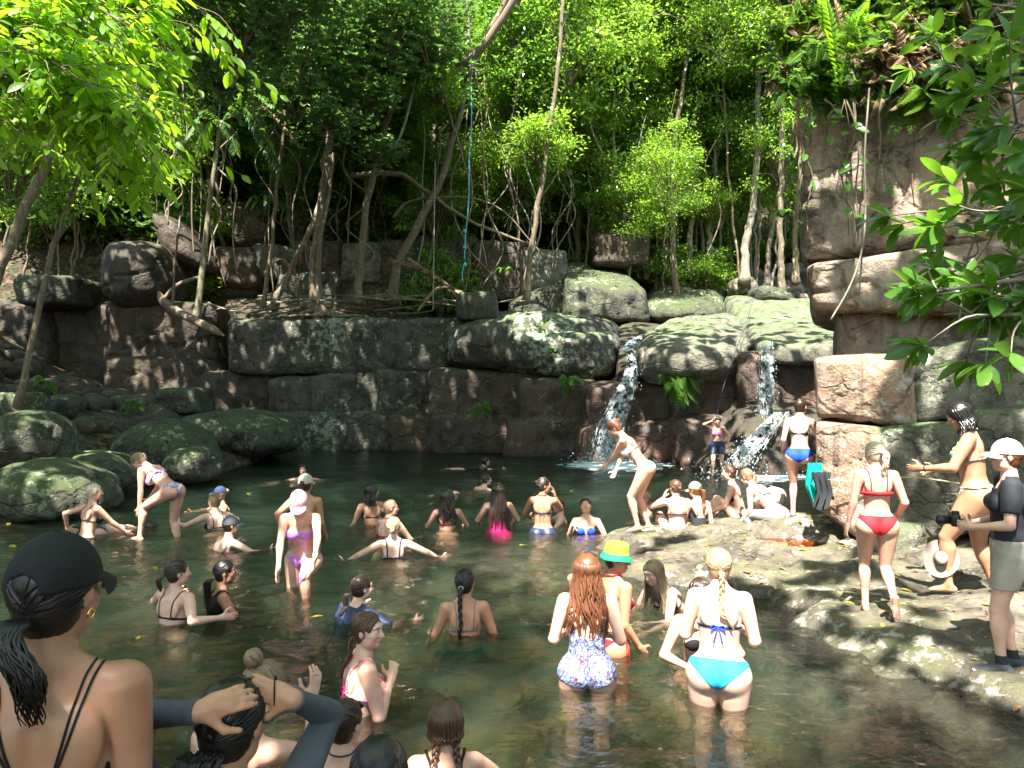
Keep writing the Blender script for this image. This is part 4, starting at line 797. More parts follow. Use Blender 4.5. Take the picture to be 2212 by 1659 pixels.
# ================================================================ PEOPLE: bodies grown from a smooth distance field
def Rx(a): a = R(a); c, s = math.cos(a), math.sin(a); return np.array([[1, 0, 0], [0, c, -s], [0, s, c]])
def Ry(a): a = R(a); c, s = math.cos(a), math.sin(a); return np.array([[c, 0, s], [0, 1, 0], [-s, 0, c]])
def Rz(a): a = R(a); c, s = math.cos(a), math.sin(a); return np.array([[c, -s, 0], [s, c, 0], [0, 0, 1.]])
def smin(a, b, k):
    h = np.clip(.5+.5*(b-a)/k, 0, 1); return b*(1-h)+a*h-k*h*(1-h)
class Fld:
    def __init__(s, lo, hi, h):
        s.lo = np.array(lo, float); s.h = h; s.n = np.ceil((np.array(hi)-s.lo)/h).astype(int)+1; s.g = {}
    def ax(s, i, a, b): return s.lo[i]+np.arange(a, b)*s.h
    def sub(s, lo, hi):
        a = np.maximum(np.floor((lo-s.lo)/s.h).astype(int), 0); b = np.minimum(np.ceil((hi-s.lo)/s.h).astype(int)+1, s.n)
        if (b <= a).any(): return None, None
        P = np.stack(np.meshgrid(*[s.ax(i, a[i], b[i]) for i in range(3)], indexing='ij'), -1).astype(np.float32); return tuple(slice(a[i], b[i]) for i in range(3)), P
    def grp(s, g):
        if g not in s.g: s.g[g] = np.full(s.n, 1., np.float32)
        return s.g[g]
    def put(s, g, sl, d, k, op='u'):
        G = s.grp(g)
        if op == 'u': G[sl] = smin(G[sl], d, k)
        else: G[sl] = -smin(-G[sl], d, k)
    def cone(s, g, a, b, ra, rb, k=.03, op='u', mid=None):
        a = np.array(a, float); b = np.array(b, float); m = max(ra, rb)+.075; sl, P = s.sub(np.minimum(a, b)-m, np.maximum(a, b)+m)
        if sl is None: return
        ab = b-a; t = np.clip(((P-a)@ab)/(ab@ab+1e-9), 0, 1); r = ra+(rb-ra)*t
        if mid: r = r+mid[1]*np.exp(-((t-mid[0])/mid[2])**2)
        s.put(g, sl, np.linalg.norm(P-(a+t[..., None]*ab), axis=-1)-r, k, op)
    def ell(s, g, c, r, M=None, k=.03, op='u'):
        c = np.array(c, float); r = np.array(r, float); m = r.max()+.075; sl, P = s.sub(c-m, c+m)
        if sl is None: return
        q = P-c
        if M is not None: q = q@M
        k0 = np.linalg.norm(q/r, axis=-1); k1 = np.linalg.norm(q/(r*r), axis=-1)+1e-6; s.put(g, sl, k0*(k0-1)/k1, k, op)
    def grid(s): return s.sub(s.lo, s.lo+s.n*s.h)[1]
    def sample(s, F, p):
        q = (np.asarray(p)-s.lo)/s.h; q = np.clip(q, 0, np.array(F.shape)-1.001); i = q.astype(int); f = q-i; r = 0
        for dx in (0, 1):
            for dy in (0, 1):
                for dz in (0, 1): r = r+F[i[..., 0]+dx, i[..., 1]+dy, i[..., 2]+dz]*np.where(dx, f[..., 0], 1-f[..., 0])*np.where(dy, f[..., 1], 1-f[..., 1])*np.where(dz, f[..., 2], 1-f[..., 2])
        return r
    def grad(s, F, p):
        e = s.h; return nrm(np.stack([s.sample(F, p+np.eye(3)[i]*e)-s.sample(F, p-np.eye(3)[i]*e) for i in range(3)], -1))
def nets(F, lo, h):
    """surface nets: F on a grid -> V, Q"""
    S = F < 0; n = np.array(F.shape); c = np.zeros(n-1, np.int8)
    for dx in (0, 1):
        for dy in (0, 1):
            for dz in (0, 1): c += S[dx:n[0]-1+dx, dy:n[1]-1+dy, dz:n[2]-1+dz]
    act = np.argwhere((c > 0) & (c < 8)); m = len(act)
    if m == 0: return np.zeros((0, 3)), np.zeros((0, 4), int)
    idx = np.full(n-1, -1, np.int64); idx[tuple(act.T)] = np.arange(m); acc = np.zeros((m, 3)); cnt = np.zeros(m); O = [(0, 0, 0), (1, 0, 0), (0, 1, 0), (0, 0, 1), (1, 1, 0), (1, 0, 1), (0, 1, 1), (1, 1, 1)]
    vals = {o: F[tuple((act+o).T)] for o in O}
    for a in O:
        for i in range(3):
            if a[i]: continue
            b = tuple(a[j]+(1 if j == i else 0) for j in range(3)); va, vb = vals[a], vals[b]; x = (va < 0) != (vb < 0); t = np.where(x, va/(va-vb+1e-12), 0)
            p = np.array(a)[None]+np.zeros((m, 3)); p[:, i] += t; acc[x] += p[x]; cnt[x] += 1
    V = lo+(act+acc/cnt[:, None])*h; Q = []
    for i in range(3):
        j, k = (i+1) % 3, (i+2) % 3; sa = [slice(None)]*3; sb = [slice(None)]*3; sa[i] = slice(0, -1); sb[i] = slice(1, None); A = S[tuple(sa)]; B = S[tuple(sb)]
        e = np.argwhere(A != B); e = e[(e[:, j] > 0) & (e[:, k] > 0) & (e[:, j] < n[j]-1) & (e[:, k] < n[k]-1)]
        if not len(e): continue
        dj = np.zeros(3, int); dj[j] = 1; dk = np.zeros(3, int); dk[k] = 1
        q = np.stack([idx[tuple((e-dj-dk).T)], idx[tuple((e-dk).T)], idx[tuple(e.T)], idx[tuple((e-dj).T)]], -1); fl = ~A[tuple(e.T)]; q[fl] = q[fl][:, ::-1]; Q.append(q)
    return V, np.concatenate(Q)
# ---- materials of people
def M_skin(name, col, flush):
    t = NT(name); P = t.coord(); n1 = t.noise(P, 9, 3); c = t.mix(t.step(n1, .35, .7), (col[0]*.93, col[1]*.84, col[2]*.82), tuple(min(1, x*1.07) for x in col))
    a = t.n('Attribute'); a.attribute_name = 'flush'; c = t.mix(t.math('MULTIPLY', a.outputs['Fac'], .5), c, flush)
    l = t.n('Attribute'); l.attribute_name = 'lip'; c = t.mix(t.math('MULTIPLY', l.outputs['Fac'], .85), c, (col[0]*.62, col[1]*.28, col[2]*.28))
    k = t.n('Attribute'); k.attribute_name = 'ink'; ik = t.math('MULTIPLY', k.outputs['Fac'], t.step(t.noise(P, 42, 5, .7, 1.5), .5, .56)); c = t.mix(t.math('MULTIPLY', ik, .7), c, (.06, .07, .08))
    nm = t.bump(t.noise(P, 160, 2), .12, .002)
    nd = t.n('BsdfPrincipled'); t.set(nd.inputs['Base Color'], c); t.set(nd.inputs['Roughness'], t.math('ADD', .26, t.math('MULTIPLY', n1, .26))); t.set(nd.inputs['Normal'], nm); nd.inputs['Specular IOR Level'].default_value = .45
    nd.inputs['Subsurface Weight'].default_value = .12; nd.inputs['Subsurface Radius'].default_value = (.02, .008, .004); nd.inputs['Subsurface Scale'].default_value = 1.
    return t.fin(nd.outputs[0])
SK = {'pale': M_skin('skin_pale', (.66, .42, .32), (.66, .30, .22)), 'fair': M_skin('skin_fair', (.58, .345, .245), (.58, .24, .17)), 'tan': M_skin('skin_tan', (.42, .225, .135), (.42, .16, .10)), 'brown': M_skin('skin_brown', (.30, .145, .085), (.32, .11, .07)), 'olive': M_skin('skin_olive', (.50, .275, .165), (.5, .19, .12))}
def M_hair(name, c1, c2, rough=.38):
    t = NT(name); a = t.n('Attribute'); a.attribute_name = 'strand'; P = t.coord()
    cb = t.n('CombineXYZ'); t.set(cb.inputs[0], a.outputs['Fac']); n1 = t.noise(cb.outputs[0], 6.5, 4, .8); n2 = t.noise(P, 25, 3)
    c = t.mix(t.step(n1, .3, .68), tuple(x*.55 for x in c1), tuple(x*1.1 for x in c2)); c = t.mix(t.math('MULTIPLY', t.step(n2, .5, .8), .4), c, tuple(x*.55 for x in c1))
    return t.fin(t.pbsdf(c, rough, t.bump(t.math('ADD', n1, t.math('MULTIPLY', n2, .2)), .5, .003), .5))
HR = {'black': M_hair('hair_black', (.006, .005, .005), (.016, .013, .012), .28), 'dark': M_hair('hair_dark_brown', (.018, .010, .007), (.05, .028, .018), .32), 'brown': M_hair('hair_brown', (.05, .024, .013), (.12, .06, .03)), 'auburn': M_hair('hair_auburn', (.07, .022, .010), (.20, .075, .032)),
      'blonde': M_hair('hair_blonde', (.22, .14, .07), (.50, .36, .20)), 'dirty': M_hair('hair_dark_blonde', (.12, .075, .04), (.32, .22, .13)), 'pale': M_hair('hair_pale_blonde', (.45, .36, .24), (.72, .62, .46)), 'straw': M_hair('hair_red_blonde', (.26, .13, .07), (.50, .31, .19))}
CL = {}
def cloth(key):
    if key in CL: return CL[key]
    sol = {'black': (.009, .009, .010), 'navy': (.02, .03, .075), 'red': (.62, .012, .022), 'hotpink': (.72, .02, .20), 'blue': (.012, .07, .75), 'white': (.78, .78, .77), 'lav': (.56, .24, .62), 'pink': (.82, .22, .5), 'green': (.02, .17, .10), 'grey': (.2, .21, .23), 'steel': (.075, .085, .105), 'brown': (.10, .045, .035),
           'khaki': (.42, .38, .30), 'cream': (.50, .46, .38), 'rose': (.80, .50, .53), 'cap_grey': (.11, .12, .14), 'cap_navy': (.02, .035, .09), 'yellow': (.85, .68, .03), 'hat_green': (.01, .30, .12), 'teal': (.0, .36, .30), 'azure': (.02, .33, .62), 'charcoal': (.03, .032, .038), 'coral': (.85, .16, .14), 'shirt': (.018, .02, .028), 'straw_hat': (.24, .205, .17), 'olive_cap': (.26, .24, .18), 'palecap': (.66, .60, .52)}
    t = NT('cloth_'+key); P = t.coord()
    if key in sol:
        c = sol[key]; w = t.noise(P, 260, 2); n1 = t.noise(P, 14, 3)
        CL[key] = t.fin(t.pbsdf(t.mix(t.step(n1, .3, .7), tuple(x*.8 for x in c), c), .78 if key not in ('hotpink', 'navy') else .45, t.bump(t.math('ADD', n1, t.math('MULTIPLY', w, .25)), .35, .006), .35)); return CL[key]
    if key in ('floral', 'floral_teal', 'pink_pattern'):
        v = t.voro(P, 34, 'F1', 1); x = t.xyz(v)[0]; pal = {'floral': [(0, (.7, .66, .62)), (.3, (.12, .2, .62)), (.5, (.75, .12, .2)), (.66, (.6, .25, .5)), (.82, (.25, .45, .7))], 'floral_teal': [(0, (.6, .55, .45)), (.3, (.03, .25, .24)), (.5, (.7, .32, .08)), (.65, (.6, .55, .5)), (.8, (.04, .09, .12))], 'pink_pattern': [(0, (.85, .25, .3)), (.4, (.85, .3, .45)), (.6, (.9, .6, .55)), (.8, (.85, .12, .4))]}[key]
        CL[key] = t.fin(t.pbsdf(t.ramp(x, pal, 'CONSTANT'), .55)); return CL[key]
    if key == 'paisley':
        n1 = t.noise(P, 14, 2, .5, 2.2); m = t.math('SINE', t.math('MULTIPLY', n1, 42.)); v = t.voro(P, 21, 'DISTANCE_TO_EDGE')
        c = t.mix(t.step(m, -.1, .15), (.10, .02, .03), (.20, .32, .62)); c = t.mix(t.step(v, .05, .03), c, (.03, .04, .12)); c = t.mix(t.step(n1, .56, .6), c, (.46, .52, .66))
        CL[key] = t.fin(t.pbsdf(c, .5)); return CL[key]
MEYE = M_plain('eye_white', (.72, .68, .64), .15, .6); MIRI = M_plain('iris', (.03, .018, .012), .1, .6); MGOLD = M_plain('gold', (.8, .52, .18), .2, .6, 0, 1.); MGL = M_plain('dark_lens', (.01, .01, .012), .08, .8)
MSTR = {}
def ik(a, tgt, l1, l2, pole):
    d = tgt-a; L = np.linalg.norm(d); m = (l1+l2)*.997
    if L > m: d = d*m/L; L = m
    L = max(L, abs(l1-l2)+.02); u = nrm(d); x = (l1*l1-l2*l2+L*L)/(2*L); hh = math.sqrt(max(l1*l1-x*x, 0)); p = np.array(pole, float); p = p-u*p.dot(u); p = nrm(p) if np.linalg.norm(p) > 1e-4 else np.array([0, -1., 0])
    return a+u*x+p*hh, a+u*L
HANG = (.05, .06, -.50); BACKP = (0, -1, 0)
def person(label, crown, Y, h=0, **o):
    """top: where the crown of the head stands in the picture, Y: distance; h: heading (0 faces away, 90 faces left, 180 faces the camera)"""
    h = h+math.degrees(math.atan((CX-crown[0])/F)); g = o.get; w = g('w', 1.); Hh = Rz(h); lean = g('lean', 4); pel = g('pel', lean*.5); tw = g('tw', 0); roll = g('roll', 0)
    Rp = Hh@Rz(tw*.3)@Rx(-pel)@Ry(g('proll', 0)); Rc = Hh@Rz(tw)@Rx(-lean)@Ry(roll); Rh = Rz(h+g('hy', 0))@Rx(-g('hp', 0))@Ry(g('hr', 0))
    seatup = g('seat'); J = {}
    P0 = np.zeros(3); W = P0+Rp@np.array([0, 0, .11]); NB = W+Rc@np.array([0, -.012, .375]); up = nrm(Rc[:, 2]+Rh[:, 2]); HC = NB+up*.075+Rh@np.array([0, .018, .090]); HT = HC+Rh@np.array([0, -.01, .108])
    SH = {}; EL = {}; WR = {}; HP = {}; KN = {}; AN = {}; FD = {}
    for sd, sg in (('L', -1), ('R', 1)):
        leg = g('leg'+sd, g('legs', ((.02, 0, -.82), (0, 1, 0)))); HP[sd] = P0+Rp@np.array([sg*.088, 0, -.045])
        KN[sd], AN[sd] = ik(HP[sd], HP[sd]+Hh@(np.array(leg[0], float)*[sg, 1, 1]), .42, .40, Hh@(np.array(leg[1], float)*[sg, 1, 1]))
    T = at(*crown, Y)
    if g('ground') is not None: s = (T[2]-g('ground'))/(HT[2]-min(AN['L'][2], AN['R'][2])+.075)
    else: s = g('s', 1.)
    off = T-HT*s
    for sd, sg in (('L', -1), ('R', 1)):
        arm = g('arm'+sd, g('arms', (HANG, BACKP))); SH[sd] = W+Rc@np.array([sg*.158*g('sw', 1), -.005, .328]); pl = np.array(arm[1], float)*[sg, 1, 1]
        tgt = (at(*arm[0][1:])-off)/s if arm[0][0] == 'px' else SH[sd]+Hh@(np.array(arm[0], float)*[sg, 1, 1])
        EL[sd], WR[sd] = ik(SH[sd], tgt, .275, .235, Hh@pl)
        FD[sd] = nrm(Hh@(np.array(arm[2], float)*[sg, 1, 1])) if len(arm) > 2 and arm[2] is not None else nrm(WR[sd]-EL[sd])
    allp = [HT, NB, P0]+[x[k] for x in (SH, EL, WR) for k in 'LR']+[WR[k]+FD[k]*.18 for k in 'LR']
    if g('legson', True): allp += [x[k] for x in (HP, KN, AN) for k in 'LR']
    allp = np.array(allp); lo = allp.min(0)-.2; hi = allp.max(0)+.2
    zc = (g('cut', -.5)-off[2])/s; lo[2] = max(lo[2], zc)      # nothing is modelled deep under the dark water
    hv = g('res', float(np.clip(Y*.0011, .0062, .0115))); f = Fld(lo, hi, hv)
    # torso
    ew = w**.8; A = lambda M, v: M@np.array(v, float)
    f.ell('t', W+A(Rc, (0, .005, .17)), (.122*w, .088*ew, .17), Rc, .03); f.ell('t', W+A(Rc, (0, -.012, .285)), (.142, .078, .085), Rc, .04)
    f.ell('t', W+A(Rc, (0, .012, .02)), (.110*w, .078*w, .12), Rc, .05); f.ell('t', P0+A(Rp, (0, .005, .0)), (.150*w, .098*w, .115), Rp, .05)
    for sg in (-1, 1):
        f.ell('t', P0+A(Rp, (sg*.070*w, -.045*w, -.065)), (.082*w, .076*w, .088*ew), Rp, .022); bs = g('bust', 1.)
        f.ell('t', W+A(Rc, (sg*.072, .082*ew, .195)), (.058*bs, .056*bs, .058*bs), Rc, .025)
        f.cone('t', NB+A(Rc, (sg*.02, 0, .01)), W+A(Rc, (sg*.148, -.008, .322)), .038, .036, .03); f.ell('t', W+A(Rc, (sg*.078, -.075, .235)), (.045, .022, .07), Rc, .03)
    f.cone('t', W+A(Rc, (0, -.088*ew-.012, .02)), W+A(Rc, (0, -.098, .27)), .008, .008, .03, 's')
    f.cone('t', P0+A(Rp, (0, -.155*w, -.02)), P0+A(Rp, (0, -.125*w, -.15)), .006, .010, .02, 's')
    f.cone('t', NB+A(Rc, (0, -.005, -.03)), HC+A(Rh, (0, -.022, -.05)), .053, .047, .035)
    # head
    hs = g('hs', 1.0); E = lambda c, r, k=.02, op='u': f.ell('t', HC+A(Rh, c)*hs, np.array(r)*hs, Rh, k, op)
    E((0, -.014, .022), (.073, .090, .084)); E((0, .022, -.028), (.057, .062, .076), .03); E((0, .056, -.088), (.025, .024, .020), .03)
    for sg in (-1, 1): E((sg*.034, .058, -.030), (.024, .022, .026), .02); E((sg*.040, .02, -.072), (.018, .03, .02), .03)
    E((0, .074, .024), (.046, .014, .013), .02)
    f.cone('t', HC+A(Rh, (0, .083, .006))*hs, HC+A(Rh, (0, .104, -.030))*hs, .0075, .0115, .010)
    for sg in (-1, 1):
        E((sg*.010, .093, -.034), (.009, .009, .008), .006); E((sg*.030, .094, .002), (.017, .012, .011), .010, 's'); E((sg*.075, -.006, -.008), (.009, .018, .031), .006)
    E((0, .086, -.058), (.022, .009, .0055), .006); E((0, .084, -.068), (.019, .009, .0065), .006); E((0, .096, -.0632), (.018, .006, .0016), .003, 's')
    # legs
    if g('legson', True):
        for sd in 'LR':
            G = 'l'+sd; sg = -1 if sd == 'L' else 1; hp = HP[sd]; kn = KN[sd]; an = AN[sd]; tl = w**1.15; ld = nrm(an-kn); fw = Hh@Rz(g('toe'+sd, 0)*1.)@np.array([0, 1, 0.]); fw = nrm(fw-ld*fw.dot(ld)*.75)
            f.cone(G, hp+A(Rp, (sg*.008, -.008, -.01)), kn, .097*tl, .050*ew, .02, mid=(.3, .004*tl, .3)); f.cone(G, kn, an, .045*ew, .031, .010, mid=(.28, .011*ew, .22)); f.ell(G, kn+fw*.018, (.030, .030, .038), None, .012)
            f.cone(G, kn+ld*.10-fw*.022, kn+ld*.2-fw*.012, .035*ew, .028, .03); pt = g('point'+sd, 0); ft = nrm(fw*math.cos(R(pt))+ld*math.sin(R(pt))); fz = nrm(ld-ft*ld.dot(ft)); hl = an+fz*.040-ft*.035
            f.cone(G, hl, an+fz*.045+ft*.10, .030, .022, .02); sdv = nrm(np.cross(ft, ld)); f.cone(G, an+fz*.046+ft*.08-sdv*.012, an+fz*.056+ft*.155-sdv*.014, .024, .014, .02); f.cone(G, an+fz*.046+ft*.07+sdv*.010, an+fz*.058+ft*.138+sdv*.018, .022, .011, .02); f.cone(G, an, an+fz*.035+ft*.05, .030, .022, .02)
    # arms and hands
    for sd in 'LR':
        G = 'a'+sd; sg = -1 if sd == 'L' else 1; a, e, v = SH[sd], EL[sd], WR[sd]; aw = w**.9
        f.cone(G, a, e, .046*aw, .034*aw, .01, mid=(.3, .003, .3)); f.cone(G, e, v, .034*aw, .021, .008, mid=(.22, .004, .25))
        arm = g('arm'+sd, g('arms', (HANG, BACKP))); d = FD[sd]; inn = Hh@(np.array(arm[3], float)*[sg, 1, 1]) if len(arm) > 3 else (Rc@np.array([-sg, .25, 0])); n = nrm(inn-d*d.dot(inn)); tt = np.cross(d, n)*sg; curl = R(g('curl'+sd, g('curl', 16))); S3 = g('spread', 1.)
        f.ell(G, v+d*.048, (.046, .033, .0135), np.stack([d, tt, n], -1), .018); f.cone(G, v, v+d*.03, .021, .020, .02)
        for q, (off_, L, r) in enumerate(((.025, .066, .0080), (.0085, .073, .0082), (-.0085, .068, .0078), (-.024, .053, .0070))):
            p = v+d*.078+tt*off_-d*abs(off_)*.12; dr = nrm(d+tt*off_*5*S3); c = curl*(1+q*.15)
            for m, (fr, rr) in enumerate(((.44, 1), (.31, .92), (.25, .82))):
                c2 = c*(m+.6); dd = dr*math.cos(c2)+n*math.sin(c2); p2 = p+dd*L*fr; f.cone(G, p, p2, r*rr, r*rr*.9, .006); p = p2
        p = v+d*.022+tt*.026; dd = nrm(d*.55+tt*.75+n*.25); p2 = p+dd*.045; f.cone(G, p, p2, .0125, .0105, .014); f.cone(G, p2, p2+nrm(d*.9+tt*.35+n*.3)*.036, .0100, .0080, .008)
    X = f.grid().astype(np.float32); ft = f.g['t']; F_ = ft
    if 'lL' in f.g or 'lR' in f.g:
        lg = smin(f.grp('lL'), f.grp('lR'), .012); dh = np.minimum(np.linalg.norm(X-HP['L'], axis=-1), np.linalg.norm(X-HP['R'], axis=-1)); F_ = smin(F_, lg, np.interp(dh, [.10, .24], [.045, .008]).astype(np.float32))
    FT = F_.copy()
    if 'aL' in f.g or 'aR' in f.g:
        am = np.minimum(f.grp('aL'), f.grp('aR')); dh = np.minimum(np.linalg.norm(X-SH['L'], axis=-1), np.linalg.norm(X-SH['R'], axis=-1)); F_ = smin(F_, am, np.interp(dh, [.05, .15], [.03, .006]).astype(np.float32))
    else: am = np.full(f.n, 1., np.float32)
    root = empty('person', off, label, 'person', g('group')); root.scale = (s, s, s)
    V, Q = nets(F_, f.lo, hv); body = mesh('body', V, Q, SK[g('skin', 'fair')], root)
    hl = (V-HC)@Rh/hs; lip = np.exp(-((hl[:, 0]/.021)**2+((hl[:, 1]-.094)/.014)**2+((hl[:, 2]+.063)/.0095)**2)**2); attr(body, 'lip', lip)
    fl = sum(np.exp(-(((hl[:, 0]-q*.036)/.024)**2+((hl[:, 1]-.075)/.03)**2+((hl[:, 2]+.03)/.024)**2)) for q in (-1, 1))+np.exp(-(((hl[:, 0])/.014)**2+((hl[:, 1]-.108)/.015)**2+((hl[:, 2]+.03)/.015)**2))
    for q in 'LR': fl = fl+.7*np.exp(-(np.linalg.norm(V-EL[q], axis=1)/.05)**2)+.7*np.exp(-(np.linalg.norm(V-KN[q], axis=1)/.06)**2)+.5*np.exp(-(np.linalg.norm(V-SH[q], axis=1)/.07)**2)
    attr(body, 'flush', np.clip(fl, 0, 1)); ink = np.zeros(len(V))
    for ip, ir in g('ink', ()):
        c = {'uaL': (SH['L']+EL['L'])/2, 'faL': (EL['L']+WR['L'])/2, 'uaR': (SH['R']+EL['R'])/2, 'back': W+A(Rc, (.02, -.1, .2)), 'belly': W+A(Rc, (0, .1, .06)), 'faR': (EL['R']+WR['R'])/2}[ip]; ink = np.maximum(ink, np.clip(1.6-np.linalg.norm(V-c, axis=1)/ir, 0, 1))
    attr(body, 'ink', ink)
    # eyes and brows
    if abs(((h+g('hy', 0))+180) % 360-180) > 55 and not g('noface'):
        sph, sq = cubegrid(5, 5, 5); sph = nrm(sph)
        for sg in (-1, 1):
            mb = MB(); c = HC+A(Rh, (sg*.030, .0735, .002))*hs; mb.add(sph*.0125@np.diag([1.15, 1, .8])@Rh.T+c, sq, 0); mb.add(sph@np.diag([.0058, .004, .0058])@Rh.T+c+A(Rh, (0, .0105, 0)), sq, 1)
            mb.build('eye', [MEYE, MIRI], root)
        for sg in (-1, 1):
            mb = MB(); addtube(mb, spline([HC+A(Rh, (sg*x, y, z))*hs for x, y, z in ((.012, .090, .019), (.030, .089, .025), (.046, .077, .019))], 8), [.001, .0022, .0026, .0026, .0024, .002, .0016, .001], 5)
            if g('hair'): mb.build('eyebrow', HR['dark' if g('hair')[1] not in ('black',) else 'black'], root)
    # clothes
    pc = (X-P0.astype(np.float32))@Rp.astype(np.float32); cc = (X-W.astype(np.float32))@Rc.astype(np.float32)
    def wear(name, key, reg, base, t, lbl=None):
        if t > .008: t = t+(vnoise((X*np.array([9, 9, 4.])).reshape(-1, 3), 5).reshape(X.shape[:3])*t*.45)
        D = -smin(-(base-t), -reg, .004) if False else np.maximum(base-t, reg); v, q = nets(D.astype(np.float32), f.lo, hv)
        if len(v): return mesh(name, v, q, cloth(key), root)
    def onto(P, F0, r, ud=None):
        P = np.array(P, float)
        for _ in range(6): P = P-f.grad(F0, P)*(f.sample(F0, P)-r)[:, None]
        return P
    def strap(name, key, paths, r=.005, fr='c', base=None, flat=True):
        M, O = (Rc, W) if fr == 'c' else (Rp, P0); name = {'straps': 'strap', 'ties': 'tie_string'}.get(name, name)
        for p in paths:
            mb = MB(); P = spline([O+M@np.array(q, float) for q in p], 26); P = onto(P, FT if base is None else base, r*.75); P[1:-1] = (P[:-2]+P[1:-1]*2+P[2:])/4; P = onto(P, FT if base is None else base, r*.8); addtube(mb, P, r, 6); mb.build(name, cloth(key), root)
    bt = g('bottom')
    if bt:
        st, key = bt[:2]; x = np.abs(pc[..., 0]); z = pc[..., 2]; y = pc[..., 1]; hw = .16*w
        topz = {'brief': .06, 'cheeky': .05, 'string': .035, 'shorts': .10}[st]; sl = {'brief': (1.05, .62), 'cheeky': (1.25, .95), 'string': (1.2, 1.25), 'shorts': (0, 0)}[st]
        if st == 'shorts': wear('shorts', key, np.maximum(z-topz, -(z+bt[2])), np.minimum(FT, np.minimum(f.grp('lL'), f.grp('lR'))), .014)
        else:
            zl = -.14+np.where(y > 0, sl[0], sl[1])*np.maximum(x-.018, 0)*1.1/w; reg = np.maximum((z-topz)*1., (zl-z)/1.4); reg = np.where((z < -.2), 1., reg); wear('bikini_bottom', key, reg, FT, .0045)
            if st == 'string' or len(bt) > 2:
                zt = topz-.008; xx = hw+.02; strap('ties', bt[2] if len(bt) > 2 else key, [[(sg*.02, -.13*w, zt-.01), (sg*.1, -.11*w, zt), (sg*xx, 0, zt+.01), (sg*.1, .1*w, zt-.01)] for sg in (-1, 1)], .0045, 'p')
    tp = g('top')
    if tp:
        st, key = tp[:2]; x = np.abs(cc[..., 0]); z = cc[..., 2]; y = cc[..., 1]; cup = np.where(y > .02, np.hypot(x-.072, (z-.19))-.060*g('bust', 1.), 1.)
        if st == 'band': reg = np.minimum(np.abs(z-.150)-(.010 if len(tp) < 3 else tp[2]), cup)
        elif st == 'tri': reg = cup+np.maximum(z-.19, 0)*.25
        elif st == 'bandeau': reg = np.where(y > -.02, np.abs(z-.195)-.048+np.exp(-(x/.02)**2)*.02, np.abs(z-.185)-.012)
        elif st == 'crop': reg = np.maximum(np.abs(z-.20)-.065, np.where(z > .235, x-.11, -1))
        elif st == 'shirt': reg = None
        if st in ('one', 'openback'):
            zz = pc[..., 2]; xp = np.abs(pc[..., 0]); yp = pc[..., 1]; lowl = (-.14+np.where(yp > 0, .95, tp[3] if len(tp) > 3 else .55)*np.maximum(xp-.02, 0)*1.1/w-zz)/1.4
            bz = tp[2] if len(tp) > 2 else .12; up_ = np.where(y > .0, z-(.235-.9*np.exp(-(x/.05)**2)*.05), z-(bz+np.clip((x-.05)/.07, 0, 1)**2*.16)); reg = np.maximum(np.maximum(lowl, up_), np.where(zz < -.2, 1, -1)); wear('swimsuit', key, reg, FT, .0045)
        elif st == 'shirt':
            hem = tp[2]; sl_ = tp[3]; sle = [np.linalg.norm(X-SH[q], axis=-1)-sl_ for q in 'LR']; zr = np.maximum(z-np.where(x < .075, .335, .40)+np.where(y > .02, .03, 0), -(z+hem)); tt = tp[4] if len(tp) > 4 else .012; ar = np.minimum(f.grp('aL'), f.grp('aR')); wear('shirt', key, np.minimum(np.maximum(zr, np.maximum(FT-tt, x-.19)), np.maximum(np.minimum(sle[0], sle[1]), ar-tt-.003)), np.zeros_like(FT)-1, 0.)
        else: wear('bikini_top', key, reg, FT, .0045)
    if g('rash'):                                   # long sleeves right down to the wrists
        key, skey = g('rash'); z = cc[..., 2]; tor = np.maximum(np.maximum(z-.385, -(z+.2)), np.minimum(FT, 1)*0-1); wear('rash_guard', key, np.maximum(tor, np.minimum(np.linalg.norm(X-SH['L'], axis=-1), np.linalg.norm(X-SH['R'], axis=-1))*0+np.abs(cc[..., 0])-.2), FT, .006)
        for sd in 'LR':
            wd = nrm(WR[sd]-EL[sd]); reg = (X-WR[sd])@wd-.0; reg = np.maximum(reg, f.grp('a'+sd)-.05); wear('sleeve', skey, reg, f.grp('a'+sd), .006)
    if g('shoes'):
        for sd in 'LR':
            B = f.grp('l'+sd); z = X[..., 2]-AN[sd][2]; near = np.linalg.norm(X-AN[sd]-np.array([0, 0, -.03]), axis=-1)-.22
            for nm_, key, rg, t_ in (('sock', 'charcoal', np.maximum(z-.075, -(z+.02)), .006), ('shoe', g('shoes'), np.maximum(z-.012, -(z+.2)), .013), ('sole', 'white', np.maximum(z+.052, -(z+.2)), .018)):
                v, q = nets(np.maximum(np.maximum(B-t_, rg), near).astype(np.float32), f.lo, hv); mesh(nm_, v, q, cloth(key), root)
